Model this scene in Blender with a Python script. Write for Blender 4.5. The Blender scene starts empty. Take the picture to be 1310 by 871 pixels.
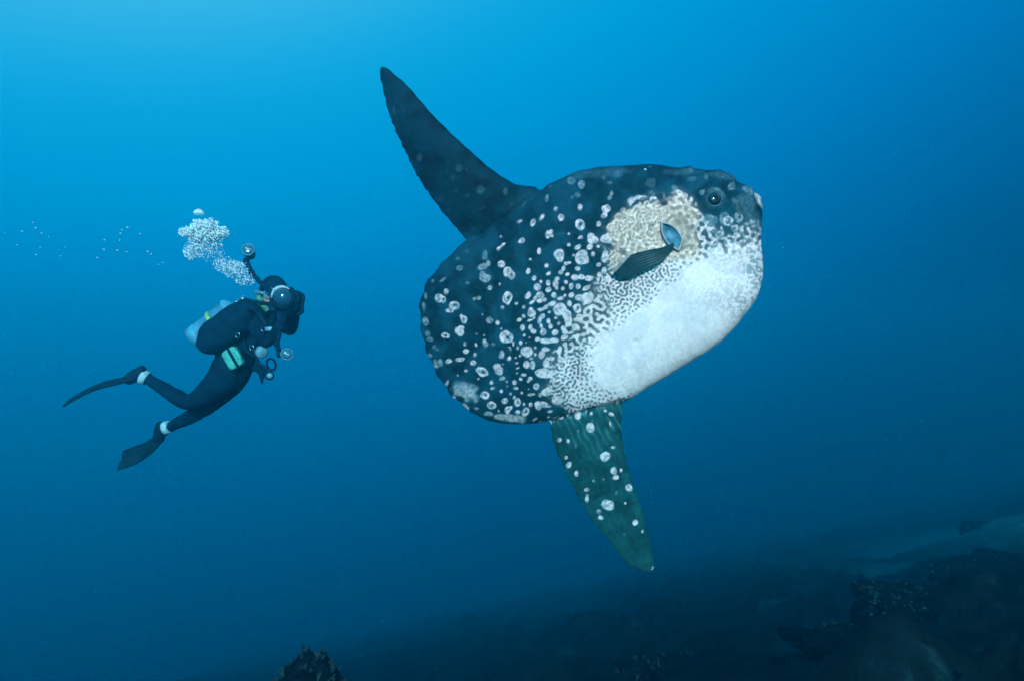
import bpy, bmesh, math, random
import numpy as np
from mathutils import Vector, Matrix, noise as mnoise

# ---------------------------------------------------------------- camera, world, sun, exposure
scn = bpy.context.scene
col = scn.collection
FPX, CX, CY = 885.0, 655.0, 435.5          # focal length and centre of the 1310 x 871 photograph, in its pixels
cam_data = bpy.data.cameras.new('camera')
cam_data.sensor_width = 36.0
cam_data.lens = FPX / 1310.0 * 36.0
cam_data.clip_start = 0.05
cam_data.clip_end = 600.0
cam = bpy.data.objects.new('camera', cam_data)
col.objects.link(cam)
cam.rotation_euler = (math.radians(90), 0, 0)   # at the origin, looking along +Y
scn.camera = cam

scn.view_settings.view_transform = 'Standard'
scn.view_settings.look = 'None'
scn.view_settings.exposure = 0.34
scn.view_settings.gamma = 1.0
scn.view_settings.use_curve_mapping = False
scn.cycles.use_denoising = True
scn.cycles.max_bounces = 6
scn.cycles.volume_bounces = 2

# daylight under water: radiance falls off smoothly away from one axis, the refracted sun, up and to the left
AXIS = Vector((-0.33, 0.385, 0.860)).normalized()
world = bpy.data.worlds.new('World')
scn.world = world
world.use_nodes = True
wn, wl = world.node_tree.nodes, world.node_tree.links
wn.clear()
w_out = wn.new('ShaderNodeOutputWorld')
w_bg = wn.new('ShaderNodeBackground')
w_tc = wn.new('ShaderNodeTexCoord')
w_dot = wn.new('ShaderNodeVectorMath'); w_dot.operation = 'DOT_PRODUCT'
w_dot.inputs[1].default_value = AXIS
w_map = wn.new('ShaderNodeMapRange')
w_map.inputs['From Min'].default_value = -1.0
w_map.inputs['From Max'].default_value = 1.0
w_ramp = wn.new('ShaderNodeValToRGB')
w_ramp.color_ramp.interpolation = 'B_SPLINE'
STOPS = [(-1.0, (0.0, 0.006, 0.018)), (-0.4, (0.0, 0.009, 0.026)), (-0.2, (0.0, 0.012, 0.036)), (0.0, (0.0, 0.026, 0.080)),
         (0.12, (0.0, 0.037, 0.108)), (0.22, (0.0, 0.076, 0.212)), (0.32, (0.0, 0.128, 0.345)), (0.45, (0.0, 0.187, 0.505)),
         (0.6, (0.0, 0.292, 0.665)), (0.72, (0.0, 0.375, 0.745)), (0.80, (0.04, 0.455, 0.795)), (1.0, (0.20, 0.66, 0.94))]
el = w_ramp.color_ramp.elements
while len(el) < len(STOPS):
    el.new(0.5)
for e, (t, c) in zip(el, STOPS):
    e.position = (t + 1) / 2
    e.color = (*c, 1)
w_bg.inputs['Strength'].default_value = WORLD_STRENGTH = 0.815
wl.new(w_tc.outputs['Generated'], w_dot.inputs[0])
wl.new(w_dot.outputs['Value'], w_map.inputs['Value'])
wl.new(w_map.outputs['Result'], w_ramp.inputs['Fac'])
wl.new(w_ramp.outputs['Color'], w_bg.inputs['Color'])
wl.new(w_bg.outputs['Background'], w_out.inputs['Surface'])

sun_data = bpy.data.lights.new('sun', 'SUN')
sun_data.energy = 5.0
sun_data.angle = math.radians(4.0)
sun_data.color = (1.0, 0.72, 0.80)
sun = bpy.data.objects.new('sun', sun_data)
col.objects.link(sun)
SUN_FROM = Vector((0.05, -1.0, 0.36)).normalized()      # over the photographer's shoulder; this lamp stands in for the camera strobe
sun.rotation_euler = SUN_FROM.to_track_quat('Z', 'Y').to_euler()

# ---------------------------------------------------------------- helpers
def tag(o, label=None, cat=None, group=None, kind=None):
    if label: o['label'] = label
    if cat: o['category'] = cat
    if group: o['group'] = group
    if kind: o['kind'] = kind
    return o

def link(name, me, mat=None, parent=None, smooth=True):
    o = bpy.data.objects.new(name, me)
    col.objects.link(o)
    if mat is not None:
        me.materials.append(mat)
    if smooth:
        me.polygons.foreach_set('use_smooth', [True] * len(me.polygons))
    if parent is not None:
        o.parent = parent
    return o

def from_bm(name, bm, mat=None, parent=None, smooth=True):
    me = bpy.data.meshes.new(name)
    bmesh.ops.recalc_face_normals(bm, faces=bm.faces)
    bm.to_mesh(me); bm.free()
    return link(name, me, mat, parent, smooth)

def pydata(name, verts, faces, mat=None, parent=None, smooth=True):
    me = bpy.data.meshes.new(name)
    me.from_pydata([tuple(v) for v in verts], [], [tuple(f) for f in faces])
    me.update()
    return link(name, me, mat, parent, smooth)

def empty(name, loc, rot=(0, 0, 0)):
    o = bpy.data.objects.new(name, None)
    o.empty_display_size = 0.1
    col.objects.link(o)
    o.location = loc
    o.rotation_euler = rot
    return o

def material(name, color, rough=0.6, spec=0.4, metal=0.0, noise=None, bump=None, trans=0.0, coat=0.0):
    """Principled with a noise-mottled colour: noise = (scale, low, high), bump = (scale, strength, distance)."""
    m = bpy.data.materials.new(name)
    m.use_nodes = True
    nt = m.node_tree
    b = nt.nodes['Principled BSDF']
    b.inputs['Base Color'].default_value = (*color, 1)
    b.inputs['Roughness'].default_value = rough
    b.inputs['Specular IOR Level'].default_value = spec
    b.inputs['Metallic'].default_value = metal
    b.inputs['Transmission Weight'].default_value = trans
    b.inputs['Coat Weight'].default_value = coat
    tc = nt.nodes.new('ShaderNodeTexCoord')
    if noise:
        n = nt.nodes.new('ShaderNodeTexNoise')
        n.inputs['Scale'].default_value = noise[0]
        n.inputs['Detail'].default_value = 5
        r = nt.nodes.new('ShaderNodeMapRange')
        r.inputs['From Min'].default_value = 0.3
        r.inputs['From Max'].default_value = 0.7
        r.inputs['To Min'].default_value = noise[1]
        r.inputs['To Max'].default_value = noise[2]
        v = nt.nodes.new('ShaderNodeVectorMath'); v.operation = 'SCALE'
        v.inputs[0].default_value = color
        nt.links.new(tc.outputs['Object'], n.inputs['Vector'])
        nt.links.new(n.outputs['Fac'], r.inputs['Value'])
        nt.links.new(r.outputs['Result'], v.inputs['Scale'])
        nt.links.new(v.outputs['Vector'], b.inputs['Base Color'])
    if bump:
        n2 = nt.nodes.new('ShaderNodeTexNoise')
        n2.inputs['Scale'].default_value = bump[0]
        n2.inputs['Detail'].default_value = 4
        bp = nt.nodes.new('ShaderNodeBump')
        bp.inputs['Strength'].default_value = bump[1]
        bp.inputs['Distance'].default_value = bump[2]
        nt.links.new(tc.outputs['Object'], n2.inputs['Vector'])
        nt.links.new(n2.outputs['Fac'], bp.inputs['Height'])
        nt.links.new(bp.outputs['Normal'], b.inputs['Normal'])
    return m

def at(px, py, depth):
    """World point seen at photograph pixel (px, py) at a distance `depth` along the view axis."""
    return Vector(((px - CX) / FPX * depth, depth, -(py - CY) / FPX * depth))

def fbm(x, y, z=0.0, octaves=5, lac=2.1, gain=0.5):
    a, s, f = 1.0, 0.0, 1.0
    for _ in range(octaves):
        s += a * mnoise.noise(Vector((x * f, y * f, z + 3.1 * f)))
        a *= gain; f *= lac
    return s

# ---------------------------------------------------------------- seabed: a reef slope falling away to the left and into the distance
def ground_z(x, y):
    """A reef slope that drops away to the left and into the distance."""
    z = -2.0 + 0.235 * x - 0.345 * max(y, 0.0) - 0.012 * max(0.0, x - 3)
    z = min(z, -1.5 - 0.12 * max(y, 0.0))
    return max(z, -36.0)

def seabed_z(x, y):
    r = fbm(x * 0.22 + 5, y * 0.22, 1.0, 4) * 0.55
    lumps = max(0.0, fbm(x * 0.8, y * 0.8 + 9, 4.0, 3)) * 0.55
    fine = abs(fbm(x * 2.6, y * 2.6, 7.0, 4, gain=0.6)) * 0.20
    s = sand_amount(x, y)
    return ground_z(x, y) + r + (lumps + fine) * (1 - 0.9 * s)

SAND = [(15.6, 22.5, 5.6, 9.0), (10.2, 17.0, 1.8, 1.8), (12.0, 15.5, 2.4, 2.2)]
def sand_amount(x, y):
    best = 0.0
    for sx, sy, rx, ry in SAND:
        d = math.hypot((x - sx) / rx, (y - sy) / ry) + 0.35 * fbm(x * 0.7, y * 0.7, 11.0, 3)
        best = max(best, min(1.0, max(0.0, (1.15 - d) / 0.95)))
    return best

def build_seabed():
    xs, ys = [], []
    def axis(lo, hi, focus0, focus1, fine, coarse):
        v, out = lo, []
        while v < hi:
            out.append(v)
            d = max(focus0 - v, v - focus1, 0.0)
            v += min(coarse, fine + d * 0.12)
        out.append(hi)
        return out
    xs = axis(-60, 60, -4, 16, 0.12, 4.0)
    ys = axis(-14, 64, 3.5, 24, 0.12, 4.0)
    nx, ny = len(xs), len(ys)
    verts, sand = [], []
    for y in ys:
        for x in xs:
            verts.append((x, y, seabed_z(x, y)))
            sand.append(sand_amount(x, y))
    faces = [(j * nx + i, j * nx + i + 1, (j + 1) * nx + i + 1, (j + 1) * nx + i) for j in range(ny - 1) for i in range(nx - 1)]
    m = bpy.data.materials.new('seabed'); m.use_nodes = True
    nt = m.node_tree; b = nt.nodes['Principled BSDF']
    b.inputs['Roughness'].default_value = 0.95
    b.inputs['Specular IOR Level'].default_value = 0.1
    tc = nt.nodes.new('ShaderNodeTexCoord')
    n1 = nt.nodes.new('ShaderNodeTexNoise'); n1.inputs['Scale'].default_value = 1.6; n1.inputs['Detail'].default_value = 9
    n1.inputs['Roughness'].default_value = 0.7
    r1 = nt.nodes.new('ShaderNodeValToRGB')
    e = r1.color_ramp.elements
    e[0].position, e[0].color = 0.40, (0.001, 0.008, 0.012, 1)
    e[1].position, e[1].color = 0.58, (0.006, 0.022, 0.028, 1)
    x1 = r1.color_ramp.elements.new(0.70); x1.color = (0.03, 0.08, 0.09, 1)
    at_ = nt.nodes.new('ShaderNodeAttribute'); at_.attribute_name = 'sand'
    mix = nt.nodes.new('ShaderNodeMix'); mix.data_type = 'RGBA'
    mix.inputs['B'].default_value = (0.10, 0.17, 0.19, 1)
    nt.links.new(tc.outputs['Object'], n1.inputs['Vector'])
    nt.links.new(n1.outputs['Fac'], r1.inputs['Fac'])
    nt.links.new(r1.outputs['Color'], mix.inputs['A'])
    nt.links.new(at_.outputs['Fac'], mix.inputs['Factor'])
    nt.links.new(mix.outputs['Result'], b.inputs['Base Color'])
    n3 = nt.nodes.new('ShaderNodeTexNoise'); n3.inputs['Scale'].default_value = 5.0; n3.inputs['Detail'].default_value = 8; n3.inputs['Roughness'].default_value = 0.7
    bp = nt.nodes.new('ShaderNodeBump'); bp.inputs['Strength'].default_value = 0.9; bp.inputs['Distance'].default_value = 0.12
    nt.links.new(tc.outputs['Object'], n3.inputs['Vector']); nt.links.new(n3.outputs['Fac'], bp.inputs['Height']); nt.links.new(bp.outputs['Normal'], b.inputs['Normal'])
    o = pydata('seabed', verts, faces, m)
    o.data.attributes.new('sand', 'FLOAT', 'POINT').data.foreach_set('value', sand)
    tag(o, 'dark rubble reef slope with a pale sand patch, falling away into deep water', None, None, 'structure')
    return o
seabed = build_seabed()

def build_haze():
    lo, hi = Vector((-62, -18, -70)), Vector((62, 66, 3.2))
    zmin = min(v.co.z for v in seabed.data.vertices)
    lo.z = zmin - 1.0
    bm = bmesh.new()
    bmesh.ops.create_cube(bm, size=1.0)
    for v in bm.verts:
        v.co = Vector(tuple(lo[i] + (v.co[i] + 0.5) * (hi[i] - lo[i]) for i in range(3)))
    m = bpy.data.materials.new('haze'); m.use_nodes = True
    nt = m.node_tree; nt.nodes.clear()
    out = nt.nodes.new('ShaderNodeOutputMaterial')
    pv = nt.nodes.new('ShaderNodeVolumePrincipled')
    pv.inputs['Density'].default_value = 0.068
    pv.inputs['Color'].default_value = (0.0, 0.465, 0.565, 1)
    pv.inputs['Absorption Color'].default_value = (0.0, 0.80, 0.98, 1)
    pv.inputs['Anisotropy'].default_value = 0.88
    nt.links.new(pv.outputs['Volume'], out.inputs['Volume'])
    o = from_bm('haze', bm, m, smooth=False)
    tag(o, None, None, None, 'stuff')
    o['label'] = 'clear blue sea water thickening with distance'
    return o
haze = build_haze()

# ---------------------------------------------------------------- the ocean sunfish
FISH_C = at(770, 385, 3.25)
FISH_YAW = math.radians(-9)                       # head turned slightly towards the camera
fish = empty('ocean_sunfish', FISH_C, (0, 0, FISH_YAW))
tag(fish, 'giant grey-green sunfish with white spots and white belly swimming right', 'fish')
FU = Vector((math.cos(FISH_YAW), math.sin(FISH_YAW), 0))      # local x in the world
FN = Vector((-math.sin(FISH_YAW), math.cos(FISH_YAW), 0))     # local y, away from the camera

def fish_uv(px, py, off=0.0):
    """Local (x, z) on the fish's plane y = off where the photograph shows pixel (px, py)."""
    d = Vector(((px - CX) / FPX, 1.0, -(py - CY) / FPX))
    t = (FISH_C + FN * off).dot(FN) / d.dot(FN)
    p = d * t - FISH_C
    return p.dot(FU), p.z

def fish_px(x, y, z):
    """Design coordinates (photograph pixels) of local points, numpy arrays."""
    wx = FISH_C.x + FU.x * x + FN.x * y
    wy = FISH_C.y + FU.y * x + FN.y * y
    wz = FISH_C.z + z
    return CX + FPX * wx / wy, CY - FPX * wz / wy

BODY = [(594, 309), (581, 322), (562, 341), (549, 357), (541, 373), (537.5, 392), (538, 409), (541, 431), (546, 450), (555, 470),
        (568, 492), (581, 508), (597, 522), (616, 534), (636, 540), (661, 542), (681, 541), (702, 539), (730, 534), (765, 527), (798, 515),
        (812, 506), (835, 492), (860, 477), (881, 464), (900, 453), (918, 440), (936, 423), (950, 406), (962, 390), (970, 375),
        (974.5, 357), (975, 340), (974, 325), (973, 310), (973.5, 294), (974.5, 278), (974, 266), (971, 257), (964, 249), (955, 241), (944, 232),
        (934, 223), (921, 219), (904, 217), (885, 215.5), (860, 214), (836, 211), (820, 211), (796, 213), (771, 214), (754, 217), (738, 220),
        (718, 229), (700, 237), (680, 247), (655, 262), (630, 282), (610, 297)]
DORSAL_F = [(722, 262), (690, 241), (668, 237.5), (654, 233), (630, 217), (609, 199), (579, 172), (547, 139), (520, 108), (493, 84.5), (485, 81)]
DORSAL_R = [(612, 338), (597, 310), (590, 300), (576, 284), (555.5, 258.5), (535, 229), (520, 200), (505, 169), (493, 138), (487, 114), (481.5, 91), (482, 83)]
ANAL_F = [(790, 485), (797, 512), (796, 529), (796, 550), (799, 577), (807, 609), (817, 639), (826, 669), (832, 696), (837, 720), (837, 730)]
ANAL_R = [(692, 500), (701, 535), (704, 548), (708, 568), (719, 594), (731, 621), (746, 648), (763, 675), (781, 696), (799, 720), (811, 730), (826, 735), (834, 735)]

def resample(pts, n, closed=False, smooth=True):
    p = np.array(pts, float)
    if closed:
        p = np.vstack([p, p[:1]])
    seg = np.hypot(*np.diff(p, axis=0).T)
    s = np.concatenate([[0], np.cumsum(seg)]); s /= s[-1]
    t = np.linspace(0, 1, n, endpoint=not closed)
    # Catmull-Rom through the points
    idx = np.clip(np.searchsorted(s, t, side='right') - 1, 0, len(p) - 2)
    u = ((t - s[idx]) / np.maximum(s[idx + 1] - s[idx], 1e-9))[:, None]
    N = len(p)
    if closed:
        p0 = p[(idx - 1) % (N - 1)]; p3 = p[(idx + 2) % (N - 1)]
    else:
        p0 = p[np.maximum(idx - 1, 0)]; p3 = p[np.minimum(idx + 2, N - 1)]
    p1, p2 = p[idx], p[idx + 1]
    return 0.5 * (2 * p1 + (p2 - p0) * u + (2 * p0 - 5 * p1 + 4 * p2 - p3) * u * u + (3 * p1 - p0 - 3 * p2 + p3) * u ** 3)

def half_thickness(px, py):
    """Greatest half width of the fish across at a place of its flank (metres)."""
    k = np.clip((px - 540) / 400.0, 0, 1)
    return 0.055 + 0.165 * k ** 0.75

def fish_shell():
    V, F = [], []
    # --- trunk: rings from the outline to the middle of the flank, both sides
    NA, NR = 260, 40
    out = resample(BODY, NA, closed=True)
    # fine scallops along the rear edge
    for i, (x, y) in enumerate(out):
        if x < 640 and y > 330:
            k = min(1.0, (640 - x) / 60)
            w = math.sin(i * 0.95) * 1.3 + math.sin(i * 2.3 + 1) * 0.6
            d = np.array([x - 760, y - 400]); d /= np.hypot(*d)
            out[i] += d * w * k
    cen = np.array([790.0, 372.0])
    rho = np.sin(np.linspace(0, math.pi / 2, NR + 1))[::-1][:-1]       # 1 .. >0
    for side in (-1, 1):
        base = len(V)
        for r in rho:
            for (ox, oy) in out:
                px, py = cen[0] + (ox - cen[0]) * r, cen[1] + (oy - cen[1]) * r
                edge = np.clip((ox - 640) / 280, 0, 1)                   # 0 at the tail, 1 at the head
                lowf = np.clip((oy - 400) / 110, 0, 1) * edge
                p = 2.0 + 0.5 * edge
                e = 0.62 - 0.10 * edge - 0.06 * lowf
                w = half_thickness(px, py) * max(0.0, 1 - r ** p) ** e + 0.006
                u, v = fish_uv(px, py)
                V.append((u, side * w, v))
        u, v = fish_uv(*cen)
        V.append((u, side * (half_thickness(*cen) + 0.006), v))
        c = len(V) - 1
        for k in range(NR - 1):
            for i in range(NA):
                a, b = base + k * NA + i, base + k * NA + (i + 1) % NA
                F.append((a, b, b + NA, a + NA))
        for i in range(NA):
            F.append((base + (NR - 1) * NA + i, base + (NR - 1) * NA + (i + 1) % NA, c))
    half = NR * NA + 1
    for i in range(NA):
        F.append((i, (i + 1) % NA, half + (i + 1) % NA, half + i))
    # --- the two tall fins
    for fr, re_, t0, t1 in ((DORSAL_F, DORSAL_R, 0.058, 0.010), (ANAL_F, ANAL_R, 0.056, 0.010)):
        NS, NC = 70, 24
        f, r = resample(fr, NS), resample(re_, NS)
        for k in range(12, NS):
            jn = 0.9 * math.sin(k * 1.9 + t0 * 400) * math.sin(k * 0.53) + 0.5 * math.sin(k * 3.7)
            ch = (r[k] - f[k]) / max(1e-6, np.hypot(*(r[k] - f[k])))
            r[k] += ch * jn; f[k] += ch * 0.35 * math.sin(k * 1.3)
        base = len(V)
        for k in range(NS):
            s = k / (NS - 1)
            T = t0 + (t1 - t0) * s ** 0.7
            if s > 0.9:
                T *= max(0.25, math.sqrt(max(0, 1 - ((s - 0.9) / 0.1) ** 2)))
            for j in range(2 * NC):
                c = j / NC if j <= NC else 2 - j / NC
                sg = -1 if j <= NC else 1
                px, py = f[k] + (r[k] - f[k]) * c
                w = T * (math.sin(math.pi * min(1, c ** 0.72)) ** 0.75 if 0 < c < 1 else 0) + 0.004
                u, v = fish_uv(px, py)
                # the fins lean a little out of the plane, as on a sculling fish
                lean = 0.05 * s * s
                V.append((u, sg * w + lean, v))
        for k in range(NS - 1):
            for j in range(2 * NC):
                a, b = base + k * 2 * NC + j, base + k * 2 * NC + (j + 1) % (2 * NC)
                F.append((a, b, b + 2 * NC, a + 2 * NC))
        F.append(tuple(base + j for j in range(2 * NC)))
        F.append(tuple(base + (NS - 1) * 2 * NC + j for j in range(2 * NC)))
    bm = bmesh.new()
    bv = [bm.verts.new(v) for v in V]
    for f in F:
        try:
            bm.faces.new([bv[i] for i in f])
        except ValueError:
            pass
    bmesh.ops.recalc_face_normals(bm, faces=bm.faces)
    me = bpy.data.meshes.new('shell'); bm.to_mesh(me); bm.free()
    o = bpy.data.objects.new('shell', me); col.objects.link(o)
    md = o.modifiers.new('fuse', 'REMESH'); md.mode = 'VOXEL'; md.voxel_size = VOXEL; md.adaptivity = 0.0
    sm = o.modifiers.new('soften', 'SMOOTH'); sm.factor = 0.5; sm.iterations = 10
    dg = bpy.context.evaluated_depsgraph_get()
    fused = bpy.data.meshes.new_from_object(o.evaluated_get(dg))
    bpy.data.objects.remove(o); bpy.data.meshes.remove(me)
    return fused
VOXEL = 0.0034

# --- skin pattern: spots seen on the flank, drawn on a raster in design coordinates, plus a Turing pattern for the labyrinth
SS = 2                                             # raster samples per design unit
RX0, RY0, RX1, RY1 = 470, 70, 990, 745
RW, RH = (RX1 - RX0) * SS, (RY1 - RY0) * SS
gx, gy = np.meshgrid(RX0 + (np.arange(RW) + 0.5) / SS, RY0 + (np.arange(RH) + 0.5) / SS)
rng = np.random.default_rng(7)

def blur(a, sigma):
    """Gaussian blur by FFT, sigma in design units."""
    fy = np.fft.fftfreq(a.shape[0]); fx = np.fft.rfftfreq(a.shape[1])
    g = np.exp(-2 * (math.pi * sigma * SS) ** 2 * (fy[:, None] ** 2 + fx[None, :] ** 2))
    return np.fft.irfft2(np.fft.rfft2(a) * g, s=a.shape)

def field(anchors, power=3.0):
    """Smooth field through anchor values (x, y, value) by inverse distance on a coarse grid."""
    st = 4 * SS
    cx, cy = gx[::st, ::st], gy[::st, ::st]
    num = np.zeros_like(cx); den = np.zeros_like(cx)
    for ax, ay, v in anchors:
        w = 1.0 / (np.hypot(cx - ax, cy - ay) + 3.0) ** power
        num += w * v; den += w
    c = num / den
    full = np.kron(c, np.ones((st, st)))[:RH, :RW]
    return blur(full, 4.0)

wob1 = blur(rng.standard_normal((RH, RW)), 2.2); wob1 /= wob1.std()
wob2 = blur(rng.standard_normal((RH, RW)), 1.0); wob2 /= wob2.std()
fineN = blur(rng.standard_normal((RH, RW)), 0.6); fineN /= fineN.std()
white = np.zeros((RH, RW))                          # 0 dark skin .. 1 pale mark

def spot(px, py, rx, ry, ang=0.0, bright=0.95, ring=0, soft=0.65):
    """One pale mark. ring 1: greyer middle, ring 2: a dark hole in the middle."""
    R = max(rx, ry) + 4
    x0, x1 = int((px - R - RX0) * SS), int((px + R - RX0) * SS)
    y0, y1 = int((py - R - RY0) * SS), int((py + R - RY0) * SS)
    x0, y0, x1, y1 = max(x0, 0), max(y0, 0), min(x1, RW), min(y1, RH)
    if x1 <= x0 or y1 <= y0:
        return
    X, Y = gx[y0:y1, x0:x1] - px, gy[y0:y1, x0:x1] - py
    ca, sa = math.cos(math.radians(ang)), math.sin(math.radians(ang))
    U, W = X * ca - Y * sa, X * sa + Y * ca          # ang turns counter-clockwise as seen
    q = np.sqrt((U / rx) ** 2 + (W / ry) ** 2) + 1e-6
    d = (1 - q) * min(rx, ry) + 0.46 * wob1[y0:y1, x0:x1] * min(1.0, min(rx, ry) / 3) + 0.20 * wob2[y0:y1, x0:x1]
    m = np.clip(d / soft + 0.5, 0, 1)
    val = np.ones_like(m)
    if ring:
        inner = np.clip((d - 1.3) / 1.0, 0, 1)
        val = 1 - 0.17 * inner * (0.7 + 0.5 * (wob2[y0:y1, x0:x1] > 0.2))
    if ring == 2:
        hx, hy = 0.12 * rx, -0.05 * ry
        hq = np.sqrt(((U - hx) / (rx * 0.34)) ** 2 + ((W - hy) / (ry * 0.34)) ** 2)
        val = val * (1 - 0.85 * np.clip((1 - hq) * min(rx, ry) * 0.34 / 0.5 + 0.5, 0, 1))
    white[y0:y1, x0:x1] = np.maximum(white[y0:y1, x0:x1], m * bright * val) if ring < 2 else \
        np.where(m > 0.5, np.minimum(1, bright * val), np.maximum(white[y0:y1, x0:x1], m * bright * val))

def spots(ox, oy, sc, rows):
    for r in rows:
        r = list(r) + [0, 0.95, 0][len(r) - 4:] if len(r) < 7 else list(r)
        x, y, a, b, ang, br, ring = r[:7]
        a, b = a * 0.93, b * 0.93
        spot(ox + x / sc, oy + y / sc, a / sc, b / sc, ang, br, ring)

SC = 871 / 120
spots(530, 300, SC, [(420,312,32,26,30,.5,1),(268,420,46,18,35,.5,1),(170,432,15,17,0,.45),(105,560,16,40,0,.4),(88,675,20,50,0,.38),(105,805,35,40,0,.5),
 (230,590,44,44,0,.82,1),(295,530,23,26,0,.7,1),(268,602,32,30,0,.85,2),(335,705,40,28,20,.85,1),(372,660,50,44,0,.88,2),(460,790,34,44,15,.8,1),(437,758,17,20,0,.8),
 (430,868,42,28,0,.85,1),(655,195,24,48,-15,.38),(640,295,58,36,10,.5,1),(684,275,25,32,0,.55,1),(655,412,52,40,0,.6,1),(635,370,26,26,0,.58),(495,453,20,13,0,.4),
 (705,493,19,28,0,.7,1),(560,597,18,18,0,.55),(600,592,32,24,0,.55),(632,745,12,12,0,.5),(700,800,37,34,0,.65,1),(770,820,17,19,0,.8),(818,678,17,17,0,.65),
 (792,460,10,13,0,.8),(868,595,46,62,0,.9,2),(785,130,22,17,40,.88),(830,90,30,20,40,.88),(810,108,40,12,42,.85),(803,20,16,13,0,.55),(808,280,38,38,0,.92,1),(862,345,40,48,0,.92,1),
 (405,225,22,12,0,.25),(495,160,12,10,0,.2)])
spots(530, 420, SC, [(285,68,45,30,0,.9,2),(425,30,48,38,0,.85,1),(440,38,20,16,0,.3),(125,50,22,30,0,.45),(150,105,38,24,-15,.45),(185,165,24,22,0,.3,1),(215,195,16,14,0,.3),(140,250,26,20,0,.45),
 (240,320,24,38,0,.55),(195,325,20,30,0,.6),(200,352,36,16,0,.65),(467,148,16,28,0,.8),(485,210,30,23,-10,.85),(573,155,12,24,10,.9),(650,120,24,26,0,.65),(662,148,28,26,0,.68),(648,65,15,14,0,.55),
 (730,148,20,14,10,.55),(578,52,9,9,0,.55),(562,243,17,23,-20,.85),(322,303,35,26,-10,.92),(433,290,46,27,5,.95,1),(548,320,29,24,0,.95),(480,392,17,12,0,.95),(404,433,11,11,0,.85),
 (630,402,60,44,-25,.97,2),(593,467,17,13,20,.95),(770,360,40,38,0,.85),(788,392,40,42,0,.85),(808,245,24,44,-20,.78),(848,80,52,62,0,.92,2),(820,465,27,17,15,.75),(718,498,16,19,0,.88),
 (725,555,20,11,15,.85),(806,580,15,16,0,.85),(655,617,44,38,0,.97,2),(720,712,44,38,10,.97,2),(838,675,32,32,15,.95,2),(865,755,28,38,0,.95,1),(783,765,10,12,0,.85),(825,332,15,12,0,.5),
 (300,520,16,50,-25,.7),(372,650,18,22,0,.85),(460,715,42,20,-25,.7),(497,740,15,18,0,.75),(577,740,26,14,0,.5),(690,790,46,24,0,.55)])
spots(640, 210, SC, [(660,155,36,42,0,.33,1),(757,195,34,38,0,.5,1),(720,290,25,20,0,.35),(668,310,11,11,0,.4),(462,205,14,18,0,.22),(433,312,18,42,-8,.4),(514,416,18,20,0,.65),(742,400,20,33,0,.9),
 (566,497,30,34,0,.97,1),(385,495,18,34,-35,.92),(303,545,26,38,-20,.92,1),(187,530,27,14,35,.65),(198,712,34,25,30,.95,1),(440,655,26,48,-10,.95,1),(470,630,24,24,0,.95),(480,668,15,14,0,.9),
 (740,562,50,56,10,.97,2),(638,650,13,13,0,.92),(737,685,27,13,25,.92),(637,750,17,18,0,.92),(718,778,34,24,35,.92),(550,840,49,57,0,.97,1),(358,810,21,33,-8,.9,1),(838,670,32,26,0,.95),(842,712,38,30,0,.95,1),
 (830,772,30,26,15,.92,1),(762,842,66,46,0,.97,1),(30,742,30,18,45,.85),(862,835,25,32,0,.92,1),(5,675,12,14,0,.6),(220,370,10,40,-30,.14),(45,250,22,28,0,.16),(105,380,16,10,0,.12)])
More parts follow.
